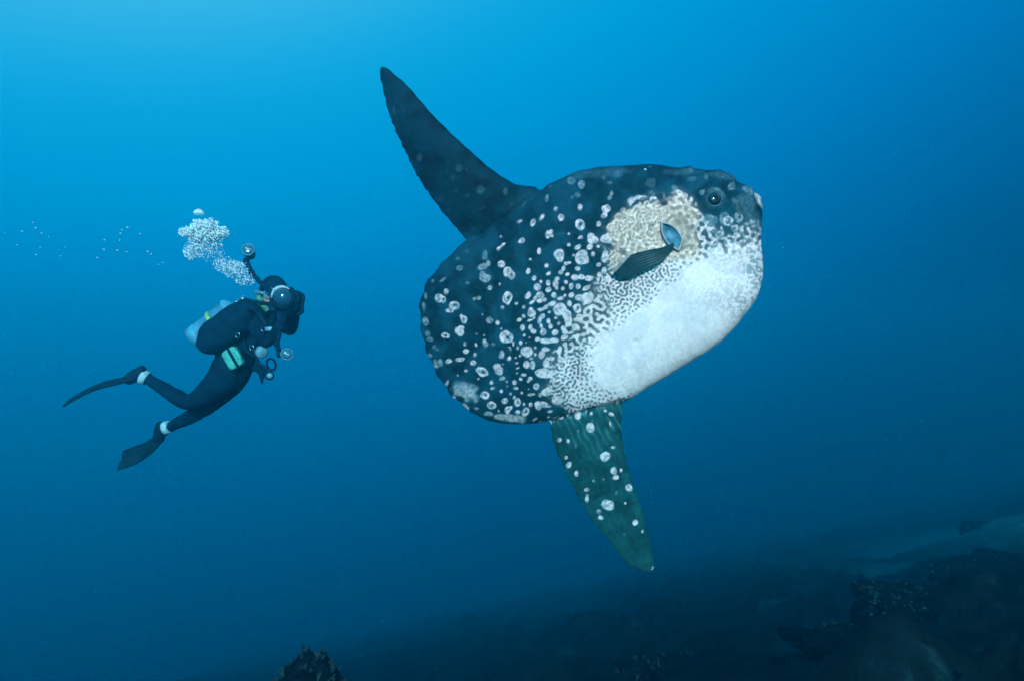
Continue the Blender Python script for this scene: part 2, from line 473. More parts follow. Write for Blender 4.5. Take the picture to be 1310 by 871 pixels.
spots(640, 320, SC, [(355,18,18,24,-10),(278,87,17,15),(548,50,48,62,0,.97,1),(430,145,17,17),(260,193,26,30,-10,.93,1),(445,222,23,16,30),(315,265,23,25,0,.95,1),(378,296,15,16),(345,345,33,33,0,.95,1),
 (65,190,40,42,0,.95,1),(104,230,34,42,10,.95,2),(18,130,30,36,0,.92,1),(70,447,46,62,0,.95,2),(20,533,15,16,0,.7),(150,497,17,13,10),(216,530,16,18),(255,425,24,40,-25,.93,1),
 (565,205,26,22,0,.95),(585,178,22,30,-15,.95,1),(610,125,18,20,40),(640,118,26,15),(680,50,15,14),(718,175,24,21,0,.95,1),(760,75,70,66,0,.97,1),(622,226,22,18,20),(530,267,22,17),(612,300,18,19),
 (443,310,24,32,0,.95,1),(450,370,30,30,0,.95,1),(515,320,30,32,0,.95,1),(525,350,16,20),(583,357,20,23,0,.95,1),(656,340,24,34,0,.95,1),(725,338,26,26,0,.95,1),(800,352,50,22,32,.95,1),
 (690,252,38,26,0,.95,1),(755,252,34,28,0,.95,1),(825,260,42,30,0,.95,1),(498,417,27,26,0,.95,1),(562,450,26,17,10),(600,420,14,20,-20),(660,420,28,25,0,.95,1),(372,422,42,38,0,.95,1),
 (365,470,34,28,0,.95,1),(410,462,24,18,0),(325,450,16,26,-25),(295,485,32,14,30),(640,495,25,32,0,.95,1),(715,540,38,50,0,.97,2),(735,440,46,30,0,.95,1),(805,445,58,56,0,.97,1),(840,420,30,40,0,.97),
 (480,500,46,24,10,.95),(420,530,30,18,35),(375,555,34,22,10,.95,1),(455,578,15,13),(555,550,66,62,0,.97,1),(620,600,46,56,0,.97,1),(630,650,40,40,0,.97,1),(515,632,17,15),(292,590,42,36,0,.95,1),(285,550,22,20),
 (180,647,32,22,12,.95,1),(215,615,17,20),(275,652,30,12,15),(315,630,22,12,40),(395,612,20,24,-20),(365,650,19,36,-10),(378,705,14,24,15),(400,757,30,32,0,.95,1),(448,655,20,29),(467,708,20,25),(542,680,20,18),
 (508,762,29,29,0,.95,1),(205,722,22,32),(280,715,20,28,-10),(308,757,32,24,-25,.95,1),(222,790,14,13),(62,812,58,56,0,.97,2),(8,728,11,14),(585,725,24,32,15,.95,1),(605,760,30,26,0,.95),(655,765,36,17,12),
 (630,690,30,28,0),(700,708,37,28,0,.95,1),(732,615,24,22,0,.95,1),(767,665,15,14),(272,812,9,9),(190,855,15,15),(340,828,28,26),(420,842,56,22,0),(500,838,50,22,8),(590,815,40,26,30),(240,858,8,8),(122,860,12,12)])
spots(640, 430, SC, [(85,103,30,9,0),(120,80,12,22),(92,118,10,18),(160,110,14,18),(190,65,13,18),(245,142,60,54,0,.97),(183,182,14,15),(85,205,16,21,-20),(142,200,12,10),(155,247,18,14,15),(240,262,37,37,0,.95,1),
 (325,105,14,14),(325,170,13,18),(288,207,18,11),(385,170,30,38,0,.95),(415,120,32,24,0,.95),(430,262,34,31,0,.97),(405,342,88,52,-8,.97),(300,270,22,38,0,.92),(160,295,24,8,30),(153,342,14,9),(222,360,32,22,10,.92),(192,397,24,17,-10),
 (135,425,25,25,-20,.9),(278,390,22,20),(258,418,14,14),(148,482,24,14),(335,465,28,31,0,.93,1),(20,393,25,15,10,.8),(60,420,11,12,0,.8),(65,463,11,8,0,.8),(95,533,12,16),(130,565,11,19,-25),(42,605,33,27,30,.97,1),
 (162,612,30,42,-15,.97,2),(220,630,11,15),(75,675,42,22,35,.97,2),(160,702,23,19),(237,697,32,46,-20,.97,2),(280,632,18,22),(295,540,50,14,6),(370,548,16,20),(350,640,34,52,0,.93),(400,625,46,26,-8,.93),(430,650,50,10,0,.9),
 (460,697,22,12,15),(325,768,28,13,25),(448,752,12,14),(200,525,13,16,0,.85),(265,490,9,11),(10,510,12,14),(15,170,30,36,0,.75),(8,310,22,32,0,.75),(370,795,13,10),(403,797,13,8),(463,806,12,14),
 (430,520,46,40,0,.95),(530,590,60,44,0,.95)])
spots(740, 200, SC, [(14,470,24,32,0,.95),(30,270,33,38,0,.55,1),(235,195,22,22,0,.22),(372,160,42,38,0,.22),(293,245,24,18,0,.38),(308,345,16,26,0,.6),(292,385,18,22,-25,.75),(258,490,46,46,0,.97,1),(240,548,38,28,10,.97,1),
 (187,632,22,29,-15,.97,1),(500,412,44,30,5,.82,1),(555,385,32,24,10,.62),(118,755,36,46,0,.97),(150,775,36,34,0,.97),(18,755,24,16,15),(105,840,30,26,15,.95,1),(182,840,20,18,0,.9),(262,770,58,44,10,.95,1),
 (10,835,18,22),(665,250,60,46,0,.14),(622,122,11,11,0,.7),(670,97,11,9,0,.7),(300,660,40,44,0,.9,1),(375,570,46,50,0,.9,2),(345,615,40,34,0,.9,2),(485,525,46,38,0,.9,1),(490,545,40,14,0,.75,1),(575,470,32,30,0,.95,2),(632,440,34,34,0,.95,2),(690,465,50,34,0,.95,2)])
SE = 871 / 130
spots(860, 200, SE, [(160,210,36,20,0,.25),(290,195,22,20,0,.25),(505,265,36,30,0,.45),(450,170,20,12,0,.25),(20,270,26,22,0,.35),(550,390,52,24,-10,.25),(150,130,50,22,10,.22),
 (330,550,58,52,0,.55,1),(480,557,46,42,0,.85,1),(448,540,48,60,0,.45,1),(572,522,46,46,-40,.6,2),(320,620,26,24,0,.75),(400,680,34,40,0,.85,1),(530,620,30,34,0,.7,2),(545,680,30,40,0,.7,1),(690,560,26,28,0,.6),
 (640,580,30,20,0,.6),(480,745,44,34,0,.75,1),(340,770,50,16,25,.85),(370,720,30,20,0,.85),(595,670,20,40,0,.6),(428,640,12,50,15,.8),(740,590,18,40,0,.4,1),(250,320,24,30,0,.4),(345,800,40,20,0,.9),(520,790,20,16,0,.8),(350,650,14,12,0,.5),
 (650,300,60,30,-35,.35)])
spot(953, 262, 15, 13, 0, .20, 0, 5.0); spot(962, 286, 9, 16, 0, .26, 0, 5.0); spot(925, 226, 22, 5, -8, .16, 0, 3.0); spot(875, 220, 26, 4, 0, .14, 0, 3.0); spot(770, 222, 40, 5, 5, .10, 0, 4.0)
for q in range(40):
    qa = 2 * math.pi * q / 40
    spot(913 + 11.6 * math.cos(qa), 255.5 - 11.2 * math.sin(qa), 2.4, 1.9, 0, 0.05 + 0.30 * max(0, math.sin(qa + 0.4)) ** 2)
spots(770, 270, SC, [(25,430,32,62,0,.9,1),(20,552,32,34,0,.9,1),(50,262,54,40,0,.9,1),(-30,500,26,20,20,.9,1),(60,640,40,22,0,.85,1),(-25,590,22,26,0,.9,1)])
# anal fin marks
SA = 871 / 260
spots(680, 490, SA, [(198,140,16,17),(252,188,20,22),(256,130,7,9),(343,133,14,9,-20),(338,176,7,17,15),(316,118,7,5),(316,311,23,22),(352,376,15,16),(362,404,15,11),(384,372,9,10),(349,274,10,6),(417,447,16,15),
 (149,319,10,14),(161,347,13,14),(190,387,12,16),(236,456,11,10),(238,490,8,22),(330,523,28,23,0,.97),(316,512,17,12,30,.9),(289,548,11,9,0,.6),(296,577,13,11),(402,514,7,7),(445,598,14,14),(476,642,6,9),(200,204,5,5,0,.6),
 (120,243,11,10,30),(157,246,6,8),(309,411,5,5,0,.7),(265,417,5,5,0,.7),(310,452,4,4,0,.6),(398,650,4,5,0,.5),(363,470,4,10,-20,.4),(524,815,12,6,60,.9),(100,150,14,6,30,.7),(150,105,8,6,0,.8),(75,165,10,5),(190,270,5,9,0,.4),(260,160,4,6,0,.5)])
# dorsal fin marks, faint
SD = 871 / 260
spots(460, 60, SD, [(138,263,7,18,10,0.066),(185,268,8,9,0,0.050),(256,476,14,18,0,0.110),(226,488,9,5,0,0.066),(428,524,16,18,0,0.094),(458,528,5,7,0,0.083),(518,610,18,20,10,0.110),(626,620,12,18,0,0.077),(412,618,10,10,0,0.055),(462,636,8,6,0,0.077),
 (380,700,8,10,0,0.055),(530,690,20,8,20,0.061),(345,655,10,8,0,0.055),(400,560,8,14,0,0.044)])

# --- Turing pattern for the zone between the dark flank and the white belly
belly_anchor = [(960,330,2.2),(945,345,2.2),(900,340,2.2),(880,350,2.2),(930,400,2.2),(900,430,2.2),(850,380,2.2),(850,440,2.2),(820,480,2.0),(820,410,2.2),(800,440,2.2),(780,460,1.9),(775,485,1.6),(790,500,1.0),(860,470,2.0),(760,445,1.3),
 (965,310,1.2),(940,318,1.4),(915,326,1.5),(895,330,1.4),(970,360,2.2),(870,345,1.2),(862,352,1.0),(845,352,.75),(830,362,.7),(815,372,.62),(845,372,1.0),(830,385,1.1),(800,385,.35),(790,395,.45),(780,380,.15),(805,400,1.0),(785,415,1.0),(770,400,.25),
 (760,410,.35),(750,395,.05),(740,410,.1),(745,425,.5),(760,425,.9),(735,440,.5),(720,450,.35),(730,465,.55),(745,460,.9),(705,455,-.2),(715,480,.6),(730,490,.75),(750,485,1.1),(715,500,.5),(735,507,.8),(755,505,.9),(700,500,0),(770,510,.9),(785,512,.6),(805,508,.8),
 (770,360,.1),(790,362,.35),(785,345,-.1),(755,370,-.7),(735,395,-1.5),(720,425,-1.5),(700,440,-1.5),(690,480,-1.6),(690,510,-1.8),(680,400,-2),(700,350,-2),(720,300,-2),(760,330,-1.8),(740,360,-1.6),(765,340,-1.3),
 (780,300,-.4),(790,285,.1),(800,275,.2),(800,295,.55),(815,280,.9),(830,270,1.0),(845,265,1.0),(860,258,.9),(870,252,.8),(872,262,.9),(840,285,1.2),(825,300,1.2),(810,310,.7),(795,315,.45),(785,322,.2),(790,335,.1),(780,315,-.2),(800,325,.6),(850,275,1.0),
 (875,275,.6),(885,262,.15),(890,275,.35),(880,290,.7),(895,285,.1),(875,300,.6),(885,305,.4),(890,318,.6),(875,318,.9),(870,328,1.0),(900,300,-.4),(905,315,.5),(860,285,.6),(880,312,.3),
 (760,280,-2),(780,260,-2),(810,245,-2),(850,235,-2),(880,240,-1.8),(900,240,-2),(910,255,-2.2),(920,270,-2),(900,270,-1.4),(895,255,-1.6),(940,250,-2),(960,270,-1.6),(970,290,-.6),(930,290,-1.2),(945,295,-.5),(920,305,-.6),(960,300,.2),(935,308,.1),
 (650,250,-2),(600,350,-2),(560,400,-2),(580,480,-2),(620,520,-2),(660,520,-2),(700,530,-2),(500,150,-2),(560,250,-2),(730,560,-3),(760,600,-3),(820,720,-3),(705,545,-3),(795,545,-3),(640,440,-2),(640,320,-2),(660,480,-2),
 (720,525,-.6),(750,520,.1),(780,517,.2)]
# the cheek patch is set by its own outline rather than by the anchors
edge_anchor = [(bx, by, -1.6) for bx, by in BODY if by < 260 or bx < 720]
bias = field(belly_anchor + edge_anchor, 4.0)
def poly_mask(poly):
    inside = np.zeros((RH, RW), bool)
    for (ax, ay), (bx, by) in zip(poly, poly[1:] + poly[:1]):
        if ay != by:
            inside ^= ((gy < ay) != (gy < by)) & (gx < (bx - ax) * (gy - ay) / (by - ay) + ax)
    return inside.astype(float)
WHITE_BELLY = [(990, 318), (945, 320), (920, 329), (897, 331), (880, 341), (862, 356), (845, 374), (825, 386), (805, 396), (785, 408), (766, 420), (752, 440), (750, 470), (756, 495), (782, 510), (800, 520), (860, 490), (930, 445), (995, 380)]
soft_belly = blur(poly_mask(WHITE_BELLY), 11.0)
CREAM = [(774, 294), (783, 279), (793, 271), (804, 266), (812, 268), (817, 260), (830, 255), (838, 262), (846, 258), (858, 254), (866, 247), (877, 248), (880, 258), (877, 266), (887, 262), (894, 272),
         (898, 284), (889, 285), (881, 280), (887, 293), (891, 300), (897, 308), (890, 316), (902, 327), (876, 332), (862, 330), (848, 336), (815, 350), (796, 354), (780, 347), (783, 338), (777, 326), (786, 317), (779, 305)]
cream_lift = np.clip(blur(poly_mask(CREAM), 6.0) + 0.26 * blur(wob1, 1.5) / blur(wob1, 1.5).std(), 0, 1)
bias = bias * 1.15 + 1.25 * soft_belly + 0.10
cheek = np.exp(-np.maximum(0, np.hypot((gx - 828) / 66, (gy - 290) / 46) - 0.85) ** 2 / 0.02) * np.clip((352 - gy - 0.0 * gx) / 14, 0, 1)
cheek_b = -1.3 + cream_lift * (1.66 + 0.85 * np.clip((gx - 796) / 30, 0, 1) - 0.35 * np.clip((gx - 868) / 12, 0, 1))
bias = bias * (1 - cheek) + cheek_b * cheek
bias += (0.30 * blur(wob1, 5.0) / blur(wob1, 5.0).std()) * np.clip(bias + 0.6, 0, 1) * np.clip(2.4 - bias, 0, 1)

def turing(wave, gain, iters, seed, b):
    a = np.random.default_rng(seed).standard_normal((RH, RW)) * 0.5
    jit = np.roll(wob2, seed * 37, axis=1)
    for _ in range(iters):
        d = blur(a, wave * 0.22) - blur(a, wave * 0.42)
        a = np.tanh(gain * d * 4.0 + b * 0.8 + 0.34 * jit)
    return a
# stretch the labyrinth along the body axis a little by mixing two wavelengths
def turing_zone():
    coarse = turing(6.4, 2.2, 10, 3, bias)
    fine = turing(3.5, 2.4, 10, 5, bias + 0.05)
    k = np.clip(field([(785,372,.75),(795,385,.8),(775,355,.6),(700,480,.5),(690,420,.2),(740,470,.8),(770,480,1),(850,370,1),(830,370,1),(760,400,.1),(770,385,.4),(820,275,.6),(880,290,.2),(720,440,.3),(800,310,.5),(900,310,.1),(750,510,.6)]), 0, 1)
    return coarse * (1 - k) + fine * k
tz = turing_zone()
tw = np.clip(tz * 1.6 + 0.5, 0, 1)
mask = np.clip((bias + 0.75) / 0.5, 0, 1)
root = gy - (538 - (gx - 700) * 0.27)                 # below the anal fin's root line
mask *= np.clip(-root / 2.0, 0, 1)
patt = np.maximum(white * (0.73 - 0.08 * np.clip(wob2, -1, 2)), tw * mask * (0.76 + 0.12 * np.clip(bias, 0, 1.5) - 0.05 * np.clip(wob2, -1, 2)))
# inside fully white skin let the traced hole marks go
belly = np.clip((bias - 1.9) / 0.7, 0, 1) * np.clip(-root / 2.0, 0, 1)
patt = np.maximum(patt, belly * (0.97 - 0.03 * np.clip(fineN, -1, 2)))
# fleck rows along the fin root, fine grey speckle on the chin front, its shade painted in too
fleck = np.clip(blur(rng.standard_normal((RH, RW)), 0.9) * 6 - 0.5, 0, 1) * np.exp(-((root - 1) / 3.0) ** 2) * (gx > 690) * (gx < 800)
patt = np.maximum(patt, 0.8 * fleck)
chin = np.clip(field([(970,330,1),(972,350,1),(960,330,.9),(955,370,.5),(965,380,.8),(940,330,.4),(940,350,.1),(900,350,0),(900,420,0),(850,400,0),(930,420,.1),(945,405,.55),(930,345,.25),(955,345,.8),(950,385,.7),(960,300,.5),(800,400,0)]), 0, 1)
patt *= 1 - 0.80 * chin * np.clip(wob2 * 0.8 + 0.5, 0, 1)
tint = np.clip(wob1 * 0.5, 0, 1) * belly
patt *= 1 - 0.05 * tint
for q in range(26):
    x0, y0 = rng.uniform(570, 900), rng.uniform(240, 500)
    an, ln = rng.uniform(-0.5, 1.2), rng.uniform(12, 45)
    ts_ = np.clip(((gx - x0) * math.cos(an) + (gy - y0) * math.sin(an)) / ln, 0, 1)
    dd = np.hypot(gx - x0 - ts_ * ln * math.cos(an), gy - y0 - ts_ * ln * math.sin(an) - 1.2 * np.sin(ts_ * 5))
    patt = np.clip(patt + (0.07 * np.where(patt < 0.5, 1, -1.2)) * np.exp(-(dd / 0.55) ** 2) * np.sin(math.pi * np.clip(ts_, 0.02, 0.98)), 0, 1)
# bluish patches on the rear edge
for (qx, qy, ra, rb, an, am) in ((594, 501, 17, 9, -25, .5), (655, 535, 17, 5, -4, .55), (641, 533, 8, 4, -10, .5), (604, 496, 8, 6, 0, .35)):
    ca, sa = math.cos(math.radians(an)), math.sin(math.radians(an))
    U, W = (gx - qx) * ca - (gy - qy) * sa, (gx - qx) * sa + (gy - qy) * ca
    q = 1.25 - np.hypot(U / ra, W / rb) + 0.16 * wob1
    patt = np.maximum(patt, am * np.clip(q / 0.5, 0, 1) * (0.85 + 0.15 * wob2))
cream = np.clip(blur(poly_mask(CREAM), 5.0) * 1.5 - 0.2, 0, 1) * np.clip((gy - 240) / 8, 0, 1)
cream = np.maximum(cream, 0.25 * blur(poly_mask([(770, 345), (820, 350), (830, 370), (770, 430), (720, 440), (730, 400)]), 8.0))

def sample(img, px, py):
    fx = np.clip((px - RX0) * SS - 0.5, 0, RW - 1.001); fy = np.clip((py - RY0) * SS - 0.5, 0, RH - 1.001)
    ix, iy = fx.astype(int), fy.astype(int)
    tx, ty = fx - ix, fy - iy
    return (img[iy, ix] * (1 - tx) + img[iy, ix + 1] * tx) * (1 - ty) + (img[iy + 1, ix] * (1 - tx) + img[iy + 1, ix + 1] * tx) * ty

def line_dist(px, py, pts):
    d = np.full(px.shape, 1e9)
    for (ax, ay), (bx, by) in zip(pts[:-1], pts[1:]):
        vx, vy = bx - ax, by - ay
        t = np.clip(((px - ax) * vx + (py - ay) * vy) / (vx * vx + vy * vy), 0, 1)
        d = np.minimum(d, np.hypot(px - ax - t * vx, py - ay - t * vy))
    return d

def build_fish_body():
    me = fish_shell()
    n = len(me.vertices)
    co = np.empty(n * 3); me.vertices.foreach_get('co', co); co = co.reshape(-1, 3)
    no = np.empty(n * 3); me.vertex_normals.foreach_get('vector', no); no = no.reshape(-1, 3)
    px, py = fish_px(co[:, 0], -np.abs(co[:, 1]), co[:, 2])       # the far flank mirrors the near one
    # relief: folds at the fin roots and the rear lobe, gill hollow, brow over the eye, jaw line
    disp = np.zeros(n)
    g = lambda pts, w: np.exp(-(line_dist(px, py, pts) / w) ** 2)
    disp -= 0.011 * g([(599, 309), (628, 291), (660, 268), (694, 241)], 4.0)
    disp -= 0.008 * g([(704, 540), (750, 526), (797, 513)], 3.5)
    disp -= 0.0045 * g([(628, 345), (632, 385), (640, 420), (655, 455), (668, 478)], 4.0)
    disp += 0.003 * g([(620, 348), (623, 388), (631, 424), (647, 460)], 4.0)
    disp -= 0.030 * np.exp(-(((px - 866) / 15) ** 2 + ((py - 298) / 17) ** 2))
    disp += 0.010 * np.exp(-((np.hypot(px - 913, py - 255) - 15) / 5) ** 2)
    disp += 0.012 * np.exp(-(((px - 912) / 26) ** 2 + ((py - 252) / 22) ** 2))
    disp -= 0.006 * np.exp(-(((px - 813) / 4) ** 2 + ((py - 437) / 4) ** 2))
    disp -= 0.005 * g([(945, 232), (950, 262), (958, 290)], 5.0)
    disp += 0.006 * g([(880, 216), (905, 226), (935, 232)], 5.0)
    # ripples like the folded skin near the fin roots and along the back
    w1 = sample(wob1, px, py)
    disp += 0.0010 * sample(blur(wob1, 3.0), px, py)
    brow = np.clip((px - 850) / 30, 0, 1) * np.clip((262 - py) / 20, 0, 1)
    disp += 0.0045 * brow * sample(blur(wob1, 3.5) / blur(wob1, 3.5).std(), px, py)
    for rr in (13.5, 17.0, 21.0):
        disp -= 0.0022 * np.exp(-((np.hypot((px - 913) * 0.95, py - 255.5) - rr) / 1.2) ** 2)
    disp -= 0.004 * g([(958, 246), (955, 258), (962, 272), (968, 280)], 2.0)
    # fin rays
    ray = np.clip((py - 520) / 40, 0, 1) * np.exp(-((px - 770) / 90) ** 2)
    t = (px - 700 - (py - 530) * 0.42) / 95.0
    disp += 0.0005 * ray * np.sin(t * 62.0 + 1.5 * np.sin(py * 0.05))
    co2 = co + no * disp[:, None]
    me.vertices.foreach_set('co', co2.ravel())
    # colour of the skin
    pw = sample(patt, px, py)
    cr = sample(cream, px, py)
    f1, f2 = sample(blur(fineN, 1.2) * 3, px, py), sample(blur(wob1, 6.0) * 5, px, py)
    dark = np.array([0.0040, 0.041, 0.066])[None, :] * np.ones((n, 3))
    dark *= (1 + 0.22 * np.clip(f2, -1.5, 1.5) + 0.10 * np.clip(f1, -2, 2))[:, None]
    grey = np.clip(sample(bias, px, py) / 1.6 + 0.85, 0, 1) * (py < 520)        # greyer ground among the labyrinth
    dark = dark * (1 - 0.75 * grey[:, None]) + np.array([0.070, 0.095, 0.100])[None, :] * 0.75 * grey[:, None]
    lightg = np.clip(sample(bias, px, py) - 0.55, 0, 1)[:, None] * (py < 540)[:, None]
    dark = dark * (1 - lightg) + np.array([0.20, 0.24, 0.25])[None, :] * lightg
    tan = np.clip(cr * 1.3 - 0.2, 0, 1)[:, None] * grey[:, None]
    dark = dark * (1 - tan) + np.array([0.26, 0.24, 0.20])[None, :] * tan
    anal = np.clip((py - (538 - (px - 700) * 0.27) + 1) / 5, 0, 1) * (px > 695)
    dark = dark * (1 - anal[:, None]) + np.array([0.006, 0.066, 0.076])[None, :] * anal[:, None] * (1 + 0.12 * np.clip(f1, -1.5, 1.5) + 0.12 * np.clip(f2, -1.5, 1.5))[:, None]
    rays = np.clip(np.sin(t * 62.0 + 0.7 * f2 + 1.5 * np.sin(py * 0.05)) * (0.55 + 0.4 * f2), 0, 1) * anal * np.clip((610 - py) / 80, 0, 1) ** 1.5
    dark = dark + rays[:, None] * np.array([0.03, 0.12, 0.13])[None, :]
    dfin = np.clip((line_dist(px, py, [(540, 340), (599, 309), (660, 268), (694, 241), (760, 150)]) / 20), 0, 1) * (((py - 309) - (px - 599) * -0.716) < 0)
    dark *= (1 - 0.55 * dfin)[:, None]
    pale = np.array([0.82, 0.83, 0.84])[None, :] * np.ones((n, 3))
    pale = pale * (1 - cr[:, None]) + np.array([0.95, 0.87, 0.72])[None, :] * cr[:, None]
    mott = 1 - (0.08 + 0.22 * cr) * np.clip(sample(wob2, px, py) * 0.6 + 0.25, 0, 1) * (1 - 0.6 * sample(belly, px, py))
    pale *= mott[:, None]
    sm = np.clip(sample(blur(wob1, 1.6) * 2.2, px, py) + 0.25, 0, 1) * np.clip(cr * 1.4 - 0.25, 0, 1)
    sm = np.maximum(sm * 0.34, 0.75 * np.exp(-((np.hypot((px - 866) / 15, (py - 298) / 21) - 0.95) / 0.35) ** 2) * (px > 862))[:, None]
    pale = pale * (1 - sm) + np.array([0.22, 0.20, 0.15])[None, :] * sm
    blot = np.clip(sample(blur(wob1, 9.0) * 9, px, py), 0, 1)[:, None] * sample(belly, px, py)[:, None]
    pale = pale * (1 - 0.10 * blot * np.array([1.2, 1.0, 0.8])[None, :])
    k = np.maximum(np.clip((pw - 0.22) / 0.36, 0, 1), np.clip(cr * 2, 0, 1))[:, None]
    pale = np.array([0.24, 0.52, 0.58])[None, :] * (1 - k) + pale * k
    c = dark * (1 - pw[:, None]) + pale * pw[:, None]
    rgba = np.ones((n, 4)); rgba[:, :3] = np.clip(c, 0.002, 1)
    ca = me.color_attributes.new('skin', 'FLOAT_COLOR', 'POINT')
    ca.data.foreach_set('color', rgba.ravel())
    m = bpy.data.materials.new('sunfish_skin'); m.use_nodes = True
    nt = m.node_tree; b = nt.nodes['Principled BSDF']
    at_ = nt.nodes.new('ShaderNodeAttribute'); at_.attribute_name = 'skin'
    tc = nt.nodes.new('ShaderNodeTexCoord')
    n1 = nt.nodes.new('ShaderNodeTexNoise'); n1.inputs['Scale'].default_value = 55; n1.inputs['Detail'].default_value = 6; n1.inputs['Roughness'].default_value = 0.65
    r1 = nt.nodes.new('ShaderNodeMapRange'); r1.inputs['From Min'].default_value = 0.25; r1.inputs['From Max'].default_value = 0.75
    r1.inputs['To Min'].default_value = 0.90; r1.inputs['To Max'].default_value = 1.06
    vm = nt.nodes.new('ShaderNodeVectorMath'); vm.operation = 'SCALE'
    n2 = nt.nodes.new('ShaderNodeTexNoise'); n2.inputs['Scale'].default_value = 160; n2.inputs['Detail'].default_value = 4
    bp = nt.nodes.new('ShaderNodeBump'); bp.inputs['Strength'].default_value = 0.22; bp.inputs['Distance'].default_value = 0.003
    nt.links.new(tc.outputs['Object'], n1.inputs['Vector']); nt.links.new(tc.outputs['Object'], n2.inputs['Vector'])
    nt.links.new(n1.outputs['Fac'], r1.inputs['Value']); nt.links.new(at_.outputs['Color'], vm.inputs[0]); nt.links.new(r1.outputs['Result'], vm.inputs['Scale'])
    nt.links.new(vm.outputs['Vector'], b.inputs['Base Color'])
    nt.links.new(n2.outputs['Fac'], bp.inputs['Height']); nt.links.new(bp.outputs['Normal'], b.inputs['Normal'])
    b.inputs['Roughness'].default_value = 0.6
    b.inputs['Specular IOR Level'].default_value = 0.03
    o = link('body', me, m, fish)
    o['label'] = 'dark mottled skin with white rings, labyrinth marks and white belly'
    return o
fish_body = build_fish_body()

# surface of the near flank: local y of the skin at a design pixel
from mathutils.kdtree import KDTree
def flank_lookup():
    me = fish_body.data
    n = len(me.vertices)
    co = np.empty(n * 3); me.vertices.foreach_get('co', co); co = co.reshape(-1, 3)
    px, py = fish_px(co[:, 0], co[:, 1], co[:, 2])
    k = (co[:, 1] < 0) & (px > 760) & (px < 940) & (py > 235) & (py < 375)
    near = co[k]; px, py = px[k], py[k]
    t = KDTree(len(near))
    for i in range(len(near)):
        t.insert((px[i], py[i], 0.0), i)
    t.balance()
    return near, t
near_co, near_tree = flank_lookup()

def flank(px, py, lift=0.0):
    """Local point on the near flank at a design pixel, lifted outwards by `lift` metres."""
    hits = near_tree.find_n((px, py, 0.0), 6)
    y = sum(near_co[h[1]][1] for h in hits) / len(hits) - lift
    u, v = fish_uv(px, py, y)
    return Vector((u, y, v))

def flank_normal(px, py, r=6):
    a, b, c, d = flank(px - r, py), flank(px + r, py), flank(px, py - r), flank(px, py + r)
    nrm = (b - a).cross(d - c)
    if nrm.y > 0: nrm = -nrm
    return nrm.normalized()

skin_blue = material('eye_fold_skin', (0.035, 0.13, 0.17), 0.6, 0.1, noise=(60, 0.5, 1.3))
dark_gloss = material('eye_cornea', (0.006, 0.007, 0.008), 0.08, 0.6, coat=0.6)
iris_mat = material('iris', (0.02, 0.04, 0.05), 0.3, 0.5, noise=(90, 0.5, 1.5))
pale_lip = material('pale_lip', (0.38, 0.46, 0.48), 0.5, 0.3, noise=(40, 0.75, 1.1))
gill_mat = material('gill_membrane', (0.05, 0.17, 0.24), 0.5, 0.2, noise=(26, 0.35, 2.2))
fin_mat = material('pectoral_skin', (0.006, 0.032, 0.042), 0.5, 0.3, noise=(30, 0.5, 1.7))

def add_ring(bm, c, X, Y, Z, rad, tube, nseg=40, ntube=10, ex=1.0, lift=0.0):
    rows = []
    for i in range(nseg):
        a = 2 * math.pi * i / nseg
        d = X * math.cos(a) * ex + Y * math.sin(a)
        dn = d.normalized()
        row = []
        for j in range(ntube):
            b = 2 * math.pi * j / ntube
            row.append(bm.verts.new(c + d * rad + dn * tube * math.cos(b) + Z * (tube * math.sin(b) + lift)))
        rows.append(row)
    for i in range(nseg):
        for j in range(ntube):
            bm.faces.new((rows[i][j], rows[(i + 1) % nseg][j], rows[(i + 1) % nseg][(j + 1) % ntube], rows[i][(j + 1) % ntube]))

def build_eye():
    px, py = 913, 255.5
    k = 3.1 / FPX
    N = flank_normal(px, py, 10)
    N = (N + Vector((0.12, -0.35, 0.02))).normalized()
    X = Vector((0, 0, 1)).cross(N).normalized(); Y = N.cross(X)
    c = flank(px, py) + N * 0.004
    R = 9.0 * k
    bm = bmesh.new()
    bmesh.ops.create_uvsphere(bm, u_segments=32, v_segments=20, radius=R)
    for v in bm.verts:
        v.co = c + X * v.co.x + Y * v.co.y + N * (v.co.z * 0.62)
    eye = from_bm('eye', bm, dark_gloss, fish); eye['label'] = 'dark round eye ringed by pale blue folds'
    bm = bmesh.new()
    add_ring(bm, c, X, Y, N, 4.8 * k, 0.4 * k, lift=0.52 * R)
    from_bm('iris', bm, iris_mat, eye)
    bm = bmesh.new()
    add_ring(bm, c, X, Y, N, 9.2 * k, 1.1 * k, lift=0.001)
    from_bm('eyelid', bm, skin_blue, eye)
    # far eye, mirrored
    bm = bmesh.new()
    bmesh.ops.create_uvsphere(bm, u_segments=24, v_segments=16, radius=R)
    cm, Nm, Xm = Vector((c.x, -c.y, c.z)), Vector((N.x, -N.y, N.z)), Vector((X.x, -X.y, X.z))
    for v in bm.verts:
        v.co = cm + Xm * v.co.x + Y * v.co.y + Nm * (v.co.z * 0.62)
    from_bm('eye', bm, dark_gloss, fish)
build_eye()

